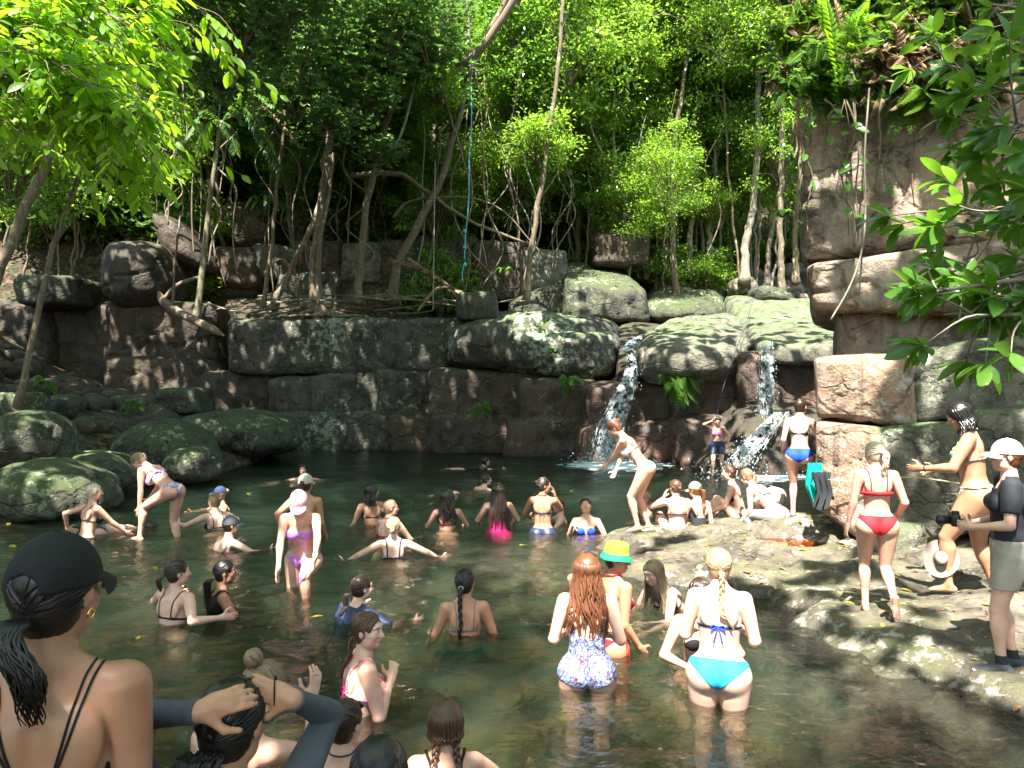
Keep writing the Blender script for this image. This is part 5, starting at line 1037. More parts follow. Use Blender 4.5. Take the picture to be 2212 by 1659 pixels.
    for st in g('straps', ()):
        kind, key = st[:2]; r = st[2] if len(st) > 2 else .0045
        sgn = lambda L: [[(sg*a, b, c) for a, b, c in L] for sg in (-1, 1)]
        if kind == 'over': strap('straps', key, sgn([(.085, .10, .235), (.092, .06, .34), (.085, -.05, .36), (.075, -.12, .27), (.07, -.12, .15)]), r)
        elif kind == 'halter': strap('straps', key, sgn([(.07, .12, .24), (.05, .06, .36), (.035, -.03, .395), (.0, -.07, .40)]), r)
        elif kind == 'band': strap('back_strap', key, [[(.13, .05, .15), (.15, -.03, .15), (.08, -.12, .15), (0, -.12, .148), (-.08, -.12, .15), (-.15, -.03, .15), (-.13, .05, .15)]], r)
        elif kind == 'bow': 
            z0 = st[3] if len(st) > 3 else .148; mb = MB(); c = onto([W+Rc@np.array([0, -.13, z0])], FT, .006)[0]
            for sg in (-1, 1):
                addtube(mb, spline([c, c+Rc@np.array([sg*.035, -.015, .012]), c+Rc@np.array([sg*.045, -.012, -.015]), c], 12), r*.8, 5); addtube(mb, spline([c, c+Rc@np.array([sg*.015, -.012, -.04]), c+Rc@np.array([sg*.03, -.01, -.10])], 8), r*.7, 5)
            mb.build('bow', cloth(key), root)
        elif kind == 'v': strap('straps', key, sgn([(.09, .06, .33), (.095, -.04, .36), (.06, -.12, .24), (.0, -.125, .10)])+sgn([(.075, .06, .33), (.08, -.04, .365), (.05, -.12, .24), (.0, -.125, .10)])+sgn([(.0, -.125, .10), (.06, -.11, .03), (.12, -.07, -.05)]), r)
        elif kind == 'x': strap('straps', key, [[(sg*.085, .06, .34), (sg*.085, -.05, .36), (sg*.03, -.12, .24), (-sg*.10, -.09, .14)] for sg in (-1, 1)], r)
        elif kind == 'hipties': 
            mb = MB()
            for q in range(3): c = onto([P0+Rp@np.array([st[3]*.155*w, .02, .03])], FT, .006)[0]; addtube(mb, spline([c, c+np.array([.02*(q-1), -.03, -.08]), c+np.array([.03*(q-1), -.02, -.17-.03*q])], 10), r*.8, 5)
            mb.build('ties', cloth(key), root)
    # hair
    hh = g('hair')
    if hh: hair(hh, f, F_, HC, Rh, Rc, W, hs, root, hv, g)
    for q in g('cap', ()) and [g('cap')]: headcap(q, HC, Rh, hs, root)
    if g('glasses'): 
        mb = MB(); z = g('glasses')
        for sg in (-1, 1): c = HC+A(Rh, (sg*.036, .085+z[0], z[1])); sp, sq = cubegrid(4, 2, 4); mb.add(nrm(sp)@np.diag([.027, .006, .02])@Rh.T+c, sq); addtube(mb, [c+A(Rh, (sg*.022, 0, 0)), HC+A(Rh, (sg*.078, -.01, z[1]-.01))], .0028, 4)
        mb.build('sunglasses', MGL, root)
    return dict(root=root, WR=WR, FD=FD, EL=EL, SH=SH, HC=HC, Rh=Rh, Rc=Rc, W=W, P0=P0, Rp=Rp, off=off, s=s, AN=AN, HT=HT, f=f, F=F_, onto=onto, Hh=Hh)
def strandmesh(mb_v, mb_q, st, name, mat, root):
    V = np.concatenate(mb_v); Q = np.concatenate(mb_q); o = mesh(name, V, Q, mat, root); attr(o, 'strand', np.concatenate(st)); return o
def hair(hh, f, F_, HC, Rh, Rc, W, hs, root, hv, g):
    style, col = hh[:2]; L = hh[2] if len(hh) > 2 else .3; mat = HR[col]; rs = np.random.RandomState(int(abs(HC[2])*1e4) % 9999+len(style)); loc = lambda c: HC+Rh@np.array(c, float)*hs
    # cap of hair on the skull
    h2 = min(hv, .0075); lo = np.array([-.12, -.14, -.17]); n = (np.array([.24, .26, .31])/h2).astype(int)+1; G = np.stack(np.meshgrid(*[lo[i]+np.arange(n[i])*h2 for i in range(3)], indexing='ij'), -1)
    el = lambda c, r: (lambda k0, k1: k0*(k0-1)/(k1+1e-6))(np.linalg.norm((G-c)/np.array(r), axis=-1), np.linalg.norm((G-c)/np.array(r)**2, axis=-1))
    puff = {'long': .013, 'bob': .016, 'pony': .007, 'bun': .007, 'braid': .007, 'wet': .005, 'braids': .013, 'short': .008}[style]
    d = el(np.array([0, -.014, .022]), (.073+puff, .090+puff, .084+puff*.9)); d = smin(d, el(np.array([0, -.03, -.045]), (.058+puff*.5, .055+puff*.4, .06)), .03)
    sphang = np.arctan2(G[..., 0], G[..., 2]+.02)*9+G[..., 1]*6; d = d+.0008*np.sin(sphang*7+vnoise(G.reshape(-1, 3)*30, 3).reshape(G.shape[:3])*2)
    face = el(np.array([0, .098, -.036]), (.066, .092, .098)); jaw = G[..., 2]+.086+G[..., 1]*-.75; ear = np.minimum(el(np.array([.078, .012, -.022]), (.03, .03, .042)), el(np.array([-.078, .012, -.022]), (.03, .03, .042)))
    D = np.maximum(np.maximum(d, -face), -jaw)
    if style not in ('long', 'bob', 'braids'): D = np.maximum(D, -ear)
    v, q = nets(D.astype(np.float32), lo, h2); VV = [HC+(v@Rh.T)*hs]; QQ = [q]
    anc = {'pony': (0, -.105, hh[3] if len(hh) > 3 else .02), 'bun': (0, -.095, hh[3] if len(hh) > 3 else .05), 'braid': (0, -.095, hh[3] if len(hh) > 3 else -.03)}.get(style, (0, -.05, .09)); av = v-np.array(anc)
    SS = [np.arctan2(av[:, 0], av[:, 2]+1e-4)*2.2+rs.uniform(0, 9) if style in ('pony', 'bun', 'braid', 'wet') else np.arctan2(v[:, 0], v[:, 1]-.02)*2.5]
    def lock(P, r, sid, nn=5):
        V, Q, _ = tube(P, r, nn, False); VV.append(V); QQ.append(Q+0); a = np.tile(np.linspace(0, .35, nn), len(P)); SS.append(a+sid)
    def push(P, r, F0=F_):
        for _ in range(3):
            d = f.sample(F0, P); ins = d < r; P = P+f.grad(F0, P)*np.where(ins, r-d, 0)[:, None]
        return P
    dn = np.array([0, 0, -1.]); bk = Rh@np.array([0, -1., 0]); wav = g('wave', .004)
    def hang(A0, out, L, n, rad, r0, spread=1., taper=.25):
        ts_ = g('toss', (0, 0)); sdw = Rh[:, 0]*ts_[0]; 
        base = spline([A0, A0+out*.05+dn*.03, A0+out*.05+dn*L*.5+sdw, A0+out*.03+dn*L+sdw], 22); base = push(base, rad*.9)
        for q in range(n):
            a = rs.uniform(0, 6.28); rr = rad*math.sqrt(rs.uniform(0, 1)); t = np.linspace(0, 1, 22); e = np.interp(t, [0, .15, .7, 1], [.45, 1, .9, .35*spread+.1])
            P = base+(np.array([math.cos(a), .6*math.sin(a), 0]))*rr*e[:, None]; ph = rs.uniform(0, 6.28); P = P+np.stack([np.sin(t*22+ph), np.cos(t*19+ph), t*0], -1)*wav*t[:, None]; le = rs.uniform(.75, 1); k = int(22*le); P = push(P[:k], r0*.8); lock(P, r0*np.interp(np.linspace(0, 1, k), [0, .1, .7, 1], [.8, 1, .8, taper]), rs.uniform(0, 20))
    if style not in ('long', 'bob', 'braids'):                # combed locks lying on the skull towards the tie
        cc0 = np.array([0, -.014, .022]); rr0 = np.array([.073, .090, .084])+puff; na = 58; an_ = np.array(anc)
        for q in range(na):
            a = -2.5+5.0*(q+rs.uniform(0, 1))/na; s0 = np.array([math.sin(a)*.9, .42+.25*math.cos(a), .62*math.cos(a)+.10])     # along the hairline
            s0 = s0/np.linalg.norm(s0); e0 = (an_-cc0)/rr0; e0 = e0/np.linalg.norm(e0); e0 = nrm(e0+rs.normal(0, .12, 3)); t = np.linspace(0, 1, 12)[:, None]; U = nrm(s0*(1-t)+e0*t+np.array([0, 0, .25])*np.sin(t*3.14)*(1 if style in ('wet', 'short', 'braids') else .3)); P = cc0+U*rr0*1.0
            if U[0][2] < -.75: continue
            lock(HC+(P@Rh.T)*hs, rs.uniform(.0042, .0068)*np.interp(t[:, 0], [0, .15, 1], [.35, 1, .9]), rs.uniform(0, 20))
    if style in ('long', 'bob', 'braids'):
        n = 110 if style == 'long' else 80; L_ = L; L = .015 if style == 'braids' else L
        for q in range(n):
            az = rs.uniform(-1, 1)*R(g('hairarc', 128)); sx = math.sin(az); cy = -math.cos(az); ph = rs.uniform(0, 6.28)
            p0 = loc((sx*.02, .03-.03*abs(cy), .112)); p1 = loc((sx*.082, cy*.094-.012, .045)); p2 = loc((sx*.088, cy*.088-.016, -.04)); sp = L*g('spreadhair', .22)
            fo = min(1., L/.12); e1 = p2+dn*L*.45+(Rh@np.array([sx*.03, -.02, 0]))*fo+dn*.02*(1-fo); e2 = p2+dn*L*rs.uniform(.8, 1.05)+(Rh@np.array([sx*.05+rs.normal(0, .015), -.015, 0]))*fo+(Rh@np.array([-sx*.02, -cy*-.0, 0])+dn*.045)*(1-fo)
            P = spline([p0, p1, p2, e1, e2], 30); t = np.linspace(0, 1, 30); P = P+np.stack([np.sin(t*20+ph), np.cos(t*23+ph), t*0], -1)*(wav*np.clip(t*2-.5, 0, 1))[:, None]
            P[8:] = push(P[8:], .008); lock(P, rs.uniform(.0075, .0115)*np.interp(t, [0, .15, .8, 1], [.5, 1, .8, .2]), rs.uniform(0, 20))
        L = L_
    elif style == 'pony': near_ = hv < .0056; hang(loc(anc), bk, L, 110 if near_ else 40, g('ponyr', .026), .0042 if near_ else .0068, g('ponysp', 1.)); lockc = loc(anc)
    elif style in ('bun', 'pony') or style == 'bun':
        c = loc((0, anc[1]-.02, anc[2]+.018)); r = hh[2] if len(hh) > 2 else .036
        for q in range(9):
            a = rs.normal(size=3); a = nrm(a); b = nrm(np.cross(a, rs.normal(size=3))); cc_ = np.cross(a, b); th = np.linspace(0, 6.3, 18); rr = r*rs.uniform(.55, .8); P = c+(b[None]*np.cos(th)[:, None]+cc_[None]*np.sin(th)[:, None])*rr+a*rs.uniform(-.3, .3)*r; lock(P, r*.34, rs.uniform(0, 20), 7)
    if style in ('braid', 'braids'):
        for sg in ((0,) if style == 'braid' else (-1, 1)):
            A0 = loc(anc) if style == 'braid' else loc((sg*.055, -.055, -.075)); n = 60; B = spline([A0, A0+bk*.03+dn*.05, A0+bk*.03+dn*L*.55, A0+bk*.02+dn*L+Rh@np.array([g('braidx', 0), 0, 0])], n); B = push(B, .02); t = np.linspace(0, 1, n); am = np.interp(t, [0, .85, 1], [.015, .011, .003]); sdv = nrm(np.cross(np.gradient(B, axis=0), bk)); w = L/.06*3.14*.9
            for q in range(3):
                ph = q*2.094; P = B+sdv*(am*np.sin(t*w+ph))[:, None]+bk*(am*.5*np.sin(2*(t*w+ph)))[:, None]; lock(P, am*.68, q*3.3, 7)
    n0 = 0; Qo = []
    for v_, q_ in zip(VV, QQ): Qo.append(q_+n0); n0 += len(v_)
    o = strandmesh(VV, Qo, SS, 'hair', mat, root)
    if g('tie'): mb = MB(); th = np.linspace(0, 6.28, 14); c = loc((0, anc[1]-.012, anc[2])); u = Rh[:, 0]; v2 = Rh[:, 2]; addtube(mb, c+(u[None]*np.cos(th)[:, None]+v2[None]*np.sin(th)[:, None])*.02, .006, 5); mb.build('hair_tie', cloth(g('tie')), root)
def headcap(q, HC, Rh, hs, root):
    kind, key = q[:2]; h2 = .0055; tr = lambda v: HC+(v@Rh.T)*hs
    if kind == 'cap':
        lo = np.array([-.13, -.15, -.03]); n = (np.array([.26, .28, .19])/h2).astype(int)+1; G = np.stack(np.meshgrid(*[lo[i]+np.arange(n[i])*h2 for i in range(3)], indexing='ij'), -1); c = np.array([0, -.010, .018]); r = np.array([.087, .107, .108])
        el = lambda r: (lambda k0, k1: k0*(k0-1)/(k1+1e-6))(np.linalg.norm((G-c)/r, axis=-1), np.linalg.norm((G-c)/r**2, axis=-1)); ang = np.arctan2(G[..., 0], G[..., 1]+.01); seam = np.exp(-((np.abs(((ang/1.0472+.5) % 1)-.5))/.018)**2)*.0018
        D = np.maximum(el(r)-seam, -(G[..., 2]-.012-.18*(G[..., 1]+.0)*.25)); op = np.hypot(G[..., 0]/.032, (G[..., 2]-.02)/.028)-1; D = np.maximum(D, np.where(G[..., 1] < -.05, -op*.03, -1)); v, f4 = nets(D.astype(np.float32), lo, h2); cap = mesh('cap', tr(v), f4, cloth(key), root)
        a = np.linspace(-1, 1, 23); b = np.linspace(0, 1, 9); A, B = np.meshgrid(a, b, indexing='ij'); th = A*1.12; x = .085*np.sin(th)*(1+.04*B); y0 = -.010+.104*np.cos(th); y = y0+B*.078*np.cos(A*1.35)**.8; z = .022-.022*(x/.08)**2-B*.020+.008*np.sin(B*3)
        V = np.stack([x.ravel(), y.ravel(), z.ravel()], -1); V = np.concatenate([V, V-[0, 0, .004]]); i = np.arange(22)[:, None]*9; j = np.arange(8)[None]; Q = np.stack([i+j, i+j+9, i+j+10, i+j+1], -1).reshape(-1, 4); m = 23*9
        e = np.array([[k*9+8, (k+1)*9+8, (k+1)*9+8+m, k*9+8+m] for k in range(22)]); mesh('brim', tr(V), [np.concatenate([Q[:, ::-1], Q+m, e])], cloth(q[2] if len(q) > 2 else key), cap)
        mb = MB(); sp, sq = cubegrid(3, 3, 3); mb.add(tr(nrm(sp)*[.007, .007, .004]+[0, -.01, .127]), sq); mb.build('button', cloth(key), cap); return cap
    # bucket hat: crown and sloping brim turned as one profile
    prof = [(.0, .128), (.05, .127), (.074, .120), (.081, .104), (.087, .07), (.092, .045), (.094, .04), (.106, .020), (.118, .000), (.120, -.004), (.106, .014), (.092, .036), (.085, .05)]; th = np.linspace(0, 2*np.pi, 40, endpoint=False)
    V = np.concatenate([np.stack([r*np.cos(th), r*1.12*np.sin(th)-.01, z+.006*np.sin(th*3)*(r/.13)**3+th*0], -1) for r, z in prof]); k = len(prof); i = np.arange(k-1)[:, None]*40; j = np.arange(40)[None]; Q = np.stack([i+j, i+40+j, i+40+(j+1) % 40, i+(j+1) % 40], -1).reshape(-1, 4); mi = np.repeat([0]*5+[1]*(k-6), 40)
    return mesh('bucket_hat', tr(V), Q, [cloth(key), cloth(q[2])], root, mi=mi)
# ================================================================ THE BATHERS
UW = ((.10, .33, -.30), (.6, -1, -.2))             # arms held forward just under the water
SW = ((.22, .36, -.12), (.8, -.6, -.4))            # arms sweeping out at the surface
IN = ((-.02, .25, -.27), (.8, -.5, -.3))           # forearms folded in front
def P_(label, crown, Y, h, **k):
    k.setdefault('group', None)
    return person(label, crown, Y, h, **k)
D = {}
D['cap'] = P_('person in a black cap and black strappy swimsuit seen from behind, nearest on the left', (122, 1166), 1.68, -16, hy=-20, hp=4, lean=4, w=1.08, sw=.96, skin='tan', top=('one', 'black', .02), straps=[('v', 'black', .0028)], hair=('pony', 'black', .22, -.035), ponyr=.034, wave=.007, toss=(.05, .02), cap=('cap', 'black'), arms=((.03, .10, -.48), BACKP), legson=False, cut=.9, res=.0052, s=1.02)
D['rash'] = P_('person in a grey and navy long-sleeved swim shirt tying back her black hair', (508, 1464), 2.0, -8, hy=-22, hp=12, lean=8, w=1.0, skin='olive', rash=('shirt', 'steel'), hair=('pony', 'black', .30, -.045), ponyr=.06, ponysp=1.6, wave=.006,
               armL=(('px', 428, 1538, 1.86), (1, .4, .1), (-.9, .05, .25), (-.1, .9, -.4)), armR=(('px', 634, 1510, 2.02), (.6, 1.3, .1), (-.9, .05, .35), (0, 1, -.3)), curlL=22, curlR=12, spread=.25, legson=False, cut=.55, res=.0052)
D['bunblonde'] = P_('person with a streaked blonde bun leaning forward behind the one tying back her hair', (592, 1432), 3.1, -38, hy=-18, hp=34, lean=34, skin='pale', top=('band', 'white'), straps=[('band', 'white')], hair=('bun', 'dirty', .038, .075), armR=(('px', 672, 1512, 3.3), (.6, -.2, -1), (.1, .3, 1)), armL=UW, cut=-.2)
D['darkbun'] = P_('person with a dark top knot, sunglasses and a navy string tied at the neck', (748, 1512), 3.65, -12, hy=-26, hp=6, lean=6, skin='pale', straps=[('halter', 'navy', .004)], top=('band', 'navy'), hair=('bun', 'dark', .032, .085), glasses=(-.03, .075), arms=((.10, .22, -.42), BACKP), cut=-.2, s=.96)
D['blackhead'] = P_('person of whom only the crown of black parted hair shows at the bottom edge', (818, 1600), 2.7, 0, skin='tan', hair=('long', 'black', .4), legson=False, top=('band', 'black'), cut=.2, hs=1.06)
D['braids'] = P_('person with two brown plaits and broad black shoulder straps at the bottom edge', (962, 1514), 4.0, 2, hp=4, lean=8, skin='fair', top=('band', 'black', .014), straps=[('over', 'black', .0085)], hair=('braids', 'brown', .18), armR=((.32, .26, -.28), (.3, -1, -.5)), armL=UW, s=.98)
D['pinkbraid'] = P_('person with a brown plait and pink patterned bikini facing right, hand at chest', (792, 1322), 4.95, -82, hy=-38, lean=10, w=1.18, skin='pale', top=('tri', 'pink_pattern'), bottom=('brief', 'pink_pattern'), straps=[('over', 'pink_pattern', .006), ('band', 'pink_pattern', .006), ('bow', 'hotpink', .006)], hair=('braid', 'brown', .30, -.05), armR=((-.10, .16, -.10), (.5, -.2, -1), (-.5, .3, .9)), armL=((.05, .22, -.38), BACKP), curl=40, s=1.04)
D['darkbraid'] = P_('person with a long black plait, grey straps and a green skirt under the water', (1004, 1230), 6.45, 4, hy=-24, lean=6, w=1.14, skin='olive', bottom=('shorts', 'green', .22), top=('band', 'grey'), straps=[('over', 'grey', .004)], hair=('braid', 'black', .46, -.03), tie='cream', arms=((.14, .22, -.38), BACKP), wave=.012)
D['navyshirt'] = P_('person in a shiny wet navy shirt swimming with a brown ponytail', (780, 1243), 6.9, -52, hy=-14, lean=38, skin='pale', top=('shirt', 'navy', .12, .26, .012), hair=('pony', 'dark', .28, -.03), arms=SW)
D['whiteback'] = P_('person with a wet brown ponytail and a pale back crossed by a black strap', (382, 1210), 6.75, -46, hy=-34, lean=10, w=1.12, skin='pale', top=('band', 'black'), straps=[('over', 'black', .0045), ('band', 'black', .006)], hair=('pony', 'dark', .16, -.01), ponyr=.02, armR=(('px', 478, 1334, 6.6), (.2, -1, -.4), (.6, .6, 0)), armL=SW)
D['blackshirt'] = P_('person with sleek wet black hair, gold earring and black top facing right', (484, 1210), 7.1, -84, hy=-8, lean=14, w=1.05, skin='brown', top=('one', 'black', .3), straps=[('over', 'black', .008)], hair=('pony', 'black', .26, -.06), ponyr=.035, arms=((.12, .34, -.26), BACKP))
D['pinkcap'] = P_('person in a pink cap and lavender bikini wading with one knee lifted', (644, 1066), 7.45, 168, hy=6, hp=34, lean=24, skin='fair', top=('bandeau', 'lav'), bottom=('string', 'lav'), hair=('bun', 'dark', .028, -.03), cap=('cap', 'rose'), legL=((.02, .36, -.46), (0, 1, .4)), armR=(('px', 600, 1238, 7.3), (.6, -.8, 0), (.1, .1, -1)), armL=(('px', 680, 1234, 7.05), (.5, -.8, 0), (0, .2, -1)), ink=[('belly', .045), ('uaL', .04)], curl=12, spread=1.8)
D['creamcap'] = P_('person in a cream cap with a tanned bare back behind the pink cap', (660, 1026), 9.4, -12, hy=-14, lean=6, w=1.08, skin='tan', top=('band', 'black'), hair=('short', 'dark'), cap=('cap', 'cream'), armL=(('px', 612, 1150, 9.2), (.6, -.8, 0), (.4, 0, -1)), armR=((.06, .16, -.46), BACKP))
D['glasses'] = P_('person floating at the back with sunglasses on her head and both arms stretched wide', (654, 1004), 16.6, 178, lean=-10, hp=-6, skin='fair', hair=('bun', 'dark', .03, .0), glasses=(-.02, .055), armL=((.6, .02, -.12), (0, -1, 0)), armR=((.6, .02, -.12), (0, -1, 0)), top=('band', 'white', .02))
D['curly'] = P_('person with curly black hair and a bare back looking to the right', (803, 1046), 11.5, 16, hy=-84, lean=8, skin='tan', top=('band', 'black'), hair=('long', 'black', .17), wave=.016, armL=((.22, .05, -.42), BACKP), armR=UW)
D['redties'] = P_('person with a low reddish-blonde bun and red ties at the neck of her pale back', (843, 1080), 10.4, -40, hy=-44, lean=12, w=1.06, skin='pale', straps=[('halter', 'coral', .006), ('band', 'coral', .006)], top=('band', 'coral'), hair=('bun', 'straw', .034, -.045), arms=UW)
D['blondebun'] = P_('person with a low blonde bun and broad dark straps, both arms spread in the water', (850, 1117), 9.2, 0, hy=-8, lean=14, w=1.04, skin='pale', straps=[('over', 'navy', .009), ('band', 'navy', .007), ('bow', 'navy', .006)], top=('band', 'navy'), hair=('bun', 'blonde', .036, -.05), arms=((.42, .02, -.22), (.2, -1, .2), (.9, .2, .1)))
D['greycap'] = P_('person in a grey cap low in the water facing right with arms forward', (498, 1116), 9.7, -58, hy=-22, lean=30, skin='pale', top=('band', 'floral'), hair=('short', 'dark'), cap=('cap', 'cap_grey'), arms=SW)
D['messybun'] = P_('person with a messy brown bun and thin black straps facing left beside the navy cap', (464, 1066), 11.0, 22, hy=20, lean=10, skin='pale', straps=[('over', 'black')], top=('band', 'black'), hair=('bun', 'dirty', .034, .02), arms=SW)
D['navycap'] = P_('person in a navy cap with an auburn bun facing left with arms under the water', (476, 1052), 12.6, 108, hy=-8, lean=12, skin='tan', hair=('bun', 'straw', .034, .02), cap=('cap', 'cap_navy'), arms=SW, top=('band', 'black'))
D['bent'] = P_('person in a bright floral bikini with a blonde plait bending forward thigh-deep on the left', (287, 984), 10.5, 48, hy=14, hp=50, lean=60, pel=40, roll=4, skin='fair', top=('band', 'floral'), bottom=('cheeky', 'floral'), straps=[('over', 'floral', .005), ('band', 'floral', .009), ('bow', 'floral', .006)], hair=('braid', 'dirty', .16, .02), armL=(('px', 300, 1102, 10.3), (.2, -.6, 0), (0, .2, -1)), armR=((.02, .2, -.44), BACKP), legL=((.06, .40, -.60), (0, 1, .2)), legR=((.03, -.04, -.80), (0, 1, 0)))
D['hunched'] = P_('person doubled over behind the floral bikini, in a white and navy bikini bottom', (340, 1135), 11.3, -78, hp=60, lean=112, pel=62, skin='fair', bottom=('cheeky', 'navy', 'white'), top=('band', 'navy'), straps=[('band', 'navy')], hair=('wet', 'dark'), ink=[('back', .07)], arms=((.02, .1, -.4), (0, 1, 0)))
D['blackbikini'] = P_('person with slick pale blonde hair in a black bikini, hand on hip, looking right', (203, 1046), 10.3, -66, hy=-24, lean=14, skin='fair', top=('tri', 'black'), bottom=('brief', 'black'), straps=[('over', 'black', .004), ('band', 'black', .006)], hair=('bun', 'pale', .028, -.03), armL=((.22, -.16, -.30), (.5, -1, .2), (-.3, .9, -.4)), armR=((.06, .42, -.42), BACKP))
D['farswim'] = P_('person in a black top swimming on her front at the far side of the pool', (1047, 988), 19.0, -76, hp=-10, hy=16, lean=80, pel=84, skin='fair', top=('shirt', 'black', .05, .12), hair=('wet', 'black'), armL=((.2, -.02, -.12), (0, -1, 0)), armR=((.1, .45, -.02), (0, -1, 0)), legs=((.08, -.8, -.06), (0, 0, 1)), bottom=('brief', 'black'))
D['swimpony'] = P_('person with a scrunchie in her dark ponytail swimming away behind the pink swimsuit', (1050, 1025), 15.3, -50, hy=-20, lean=62, pel=74, skin='pale', top=('band', 'grey'), hair=('pony', 'dark', .22, -.02), tie='cream', arms=SW, legs=((.08, -.7, .0), (0, 0, 1)))
D['wavy'] = P_('person with long wavy brown hair and a thin red strap seen from behind', (967, 1058), 10.9, 2, hy=-40, lean=5, skin='fair', straps=[('over', 'red', .004), ('band', 'red', .005)], top=('band', 'red'), hair=('long', 'dark', .34), wave=.018, arms=UW)
D['hotpink'] = P_('person in a hot pink swimsuit with very long dark hair down her back', (1076, 1044), 10.8, 4, hy=12, lean=4, w=1.16, skin='fair', top=('openback', 'hotpink', .16), hair=('long', 'dark', .52), spreadhair=.42, arms=UW)
D['navytie'] = P_('person with a claw clip and a tied navy bikini on a tanned back', (1174, 1032), 10.8, -10, hy=-68, lean=4, w=1.05, skin='tan', bottom=('brief', 'navy'), top=('band', 'navy'), straps=[('band', 'navy', .004), ('bow', 'navy', .005), ('halter', 'navy', .004)], hair=('bun', 'dark', .024, .03), tie='white', armR=((-.02, .16, .06), (.4, -.1, -1), (-.2, .2, 1)), armL=UW)
D['peek'] = P_('person with only head and shoulders above the water beside the tied navy bikini', (1208, 1075), 11.6, 96, hy=30, lean=10, skin='pale', hair=('wet', 'brown'), arms=SW, top=('band', 'black'))
D['lookup'] = P_('person with wet dark hair looking up and laughing towards the camera from the water', (1264, 1077), 10.9, 176, hp=-22, hr=6, lean=-2, skin='fair', hair=('wet', 'dark'), top=('band', 'blue'), armR=(('px', 1238, 1134, 10.5), (.4, -.4, -1), (-.9, .2, 0)), armL=IN)
D['wetblonde'] = P_('person with wet blonde hair low in the water behind the seated pair', (1394, 1064), 12.1, 112, lean=6, skin='fair', hair=('wet', 'straw'), arms=UW, top=('band', 'black'))
D['whitebikini'] = P_('person in a white bikini standing on the rock lip and bending forward', (1316, 911), 10.3, 80, hy=8, hp=40, lean=40, pel=34, skin='fair', ground=.12, top=('band', 'white', .016), bottom=('string', 'white'), straps=[('band', 'white', .008)], hair=('bun', 'auburn', .026, .03), armR=(('px', 1322, 1040, 10.1), (.1, -1, 0)), armL=(('px', 1306, 1012, 10.5), (.1, -1, .2), (.2, .8, -.6)), legL=((.02, .10, -.76), (0, 1, 0)), legR=((.02, -.02, -.78), (0, 1, 0)))
D['seatbrown'] = P_('person in a brown bikini sitting with hands raised to her face', (1458, 1036), 10.15, 14, hy=20, hp=8, lean=8, pel=4, w=1.05, s=.92, skin='pale', top=('band', 'brown', .014), bottom=('brief', 'brown', 'white'), straps=[('over', 'brown', .004), ('band', 'brown', .012)], hair=('bun', 'brown', .032, -.04), armL=((-.02, .18, .04), (1, .3, -.7), (-.3, .1, 1)), armR=((.02, .26, -.16), (1, 0, -.6)), legs=((.10, .45, -.12), (.1, 0, 1)))
D['seatcap'] = P_('person in an olive cap and a dark one-piece swimsuit sitting with a long auburn ponytail', (1500, 1042), 10.2, 30, hy=24, hp=10, lean=12, pel=6, s=.92, skin='fair', top=('one', 'charcoal', .14), straps=[('over', 'charcoal', .004)], hair=('pony', 'auburn', .36, .0), ponyr=.03, cap=('cap', 'olive_cap'), armL=((.04, .28, -.34), BACKP), armR=((.04, .1, -.42), BACKP), legs=((.10, .45, -.2), (.1, 0, 1)))
D['seatblack'] = P_('person in a black bikini sitting with her knees up and smiling to the left', (1576, 1005), 10.9, 88, hy=6, lean=22, pel=-8, s=.98, skin='pale', top=('tri', 'black'), bottom=('brief', 'black'), straps=[('over', 'black', .004)], hair=('pony', 'brown', .12, .06), armL=((.02, .30, -.36), BACKP), armR=((.04, .22, -.42), BACKP), legL=((.04, .46, -.06), (.1, .2, 1)), legR=((.10, .50, -.1), (.1, .2, 1)))
D['crouch'] = P_('person in grey swim shorts crouching with a streaked ponytail over her shoulder', (1606, 1014), 10.45, 62, hy=0, hp=28, lean=52, pel=30, s=.96, skin='pale', top=('band', 'grey', .008), bottom=('shorts', 'grey', .16), straps=[('band', 'grey', .006), ('bow', 'navy', .004)], hair=('pony', 'dirty', .22, -.02), armL=((.04, .12, -.46), BACKP), armR=((.02, .20, -.42), BACKP), legL=((.06, .26, -.36), (.1, 1, .8)), legR=((.06, .20, -.36), (.2, 1, .8)))
D['pinktop'] = P_('person in a pink crop top and navy shorts standing between the two falls', (1552, 901), 17.6, 178, hp=22, hr=-8, lean=2, ground=-.08, skin='fair', top=('crop', 'pink'), bottom=('shorts', 'navy', .24), hair=('wet', 'black'), armR=((-.03, .12, .20), (1, .2, -.6), (-.5, .1, .8)), armL=((.10, .02, -.46), (1, -.4, 0)), legL=((.06, .02, -.76), (0, 1, 0)), legR=((.02, .14, -.74), (0, 1, 0)))
D['bluebikini'] = P_('person in a bright blue bikini bottom seen from behind beside the rock pillar', (1730, 862), 10.3, -4, hy=-20, hp=8, lean=5, skin='pale', ground=.30, bottom=('brief', 'blue'), top=('band', 'navy'), straps=[('band', 'navy', .005), ('x', 'white', .003)], hair=('short', 'dark'), armL=((.08, .12, -.40), BACKP), armR=((.10, .30, -.26), BACKP), legR=((.10, .30, -.42), (.1, 1, .2)), legL=((.0, .02, -.80), (0, 1, 0)))
D['redbikini'] = P_('person in a red bikini with blonde ponytail and tattooed arm walking along the ledge', (1888, 955), 6.5, 14, hy=28, hp=6, lean=4, ground=gz(3.1, 6.5)+.0, w=1.04, skin='fair', top=('band', 'red', .02), bottom=('cheeky', 'red'), straps=[('over', 'red', .006), ('band', 'red', .016)], hair=('pony', 'pale', .26, .02), ponyr=.034, wave=.014, armL=((.10, .02, -.50), BACKP), armR=((.06, .12, -.42), (.4, -1, 0)), ink=[('uaL', .17), ('faL', .12)], legL=((.0, .08, -.80), (0, 1, 0)), legR=((.0, -.26, -.66), (0, 1, .1)), pointR=45)
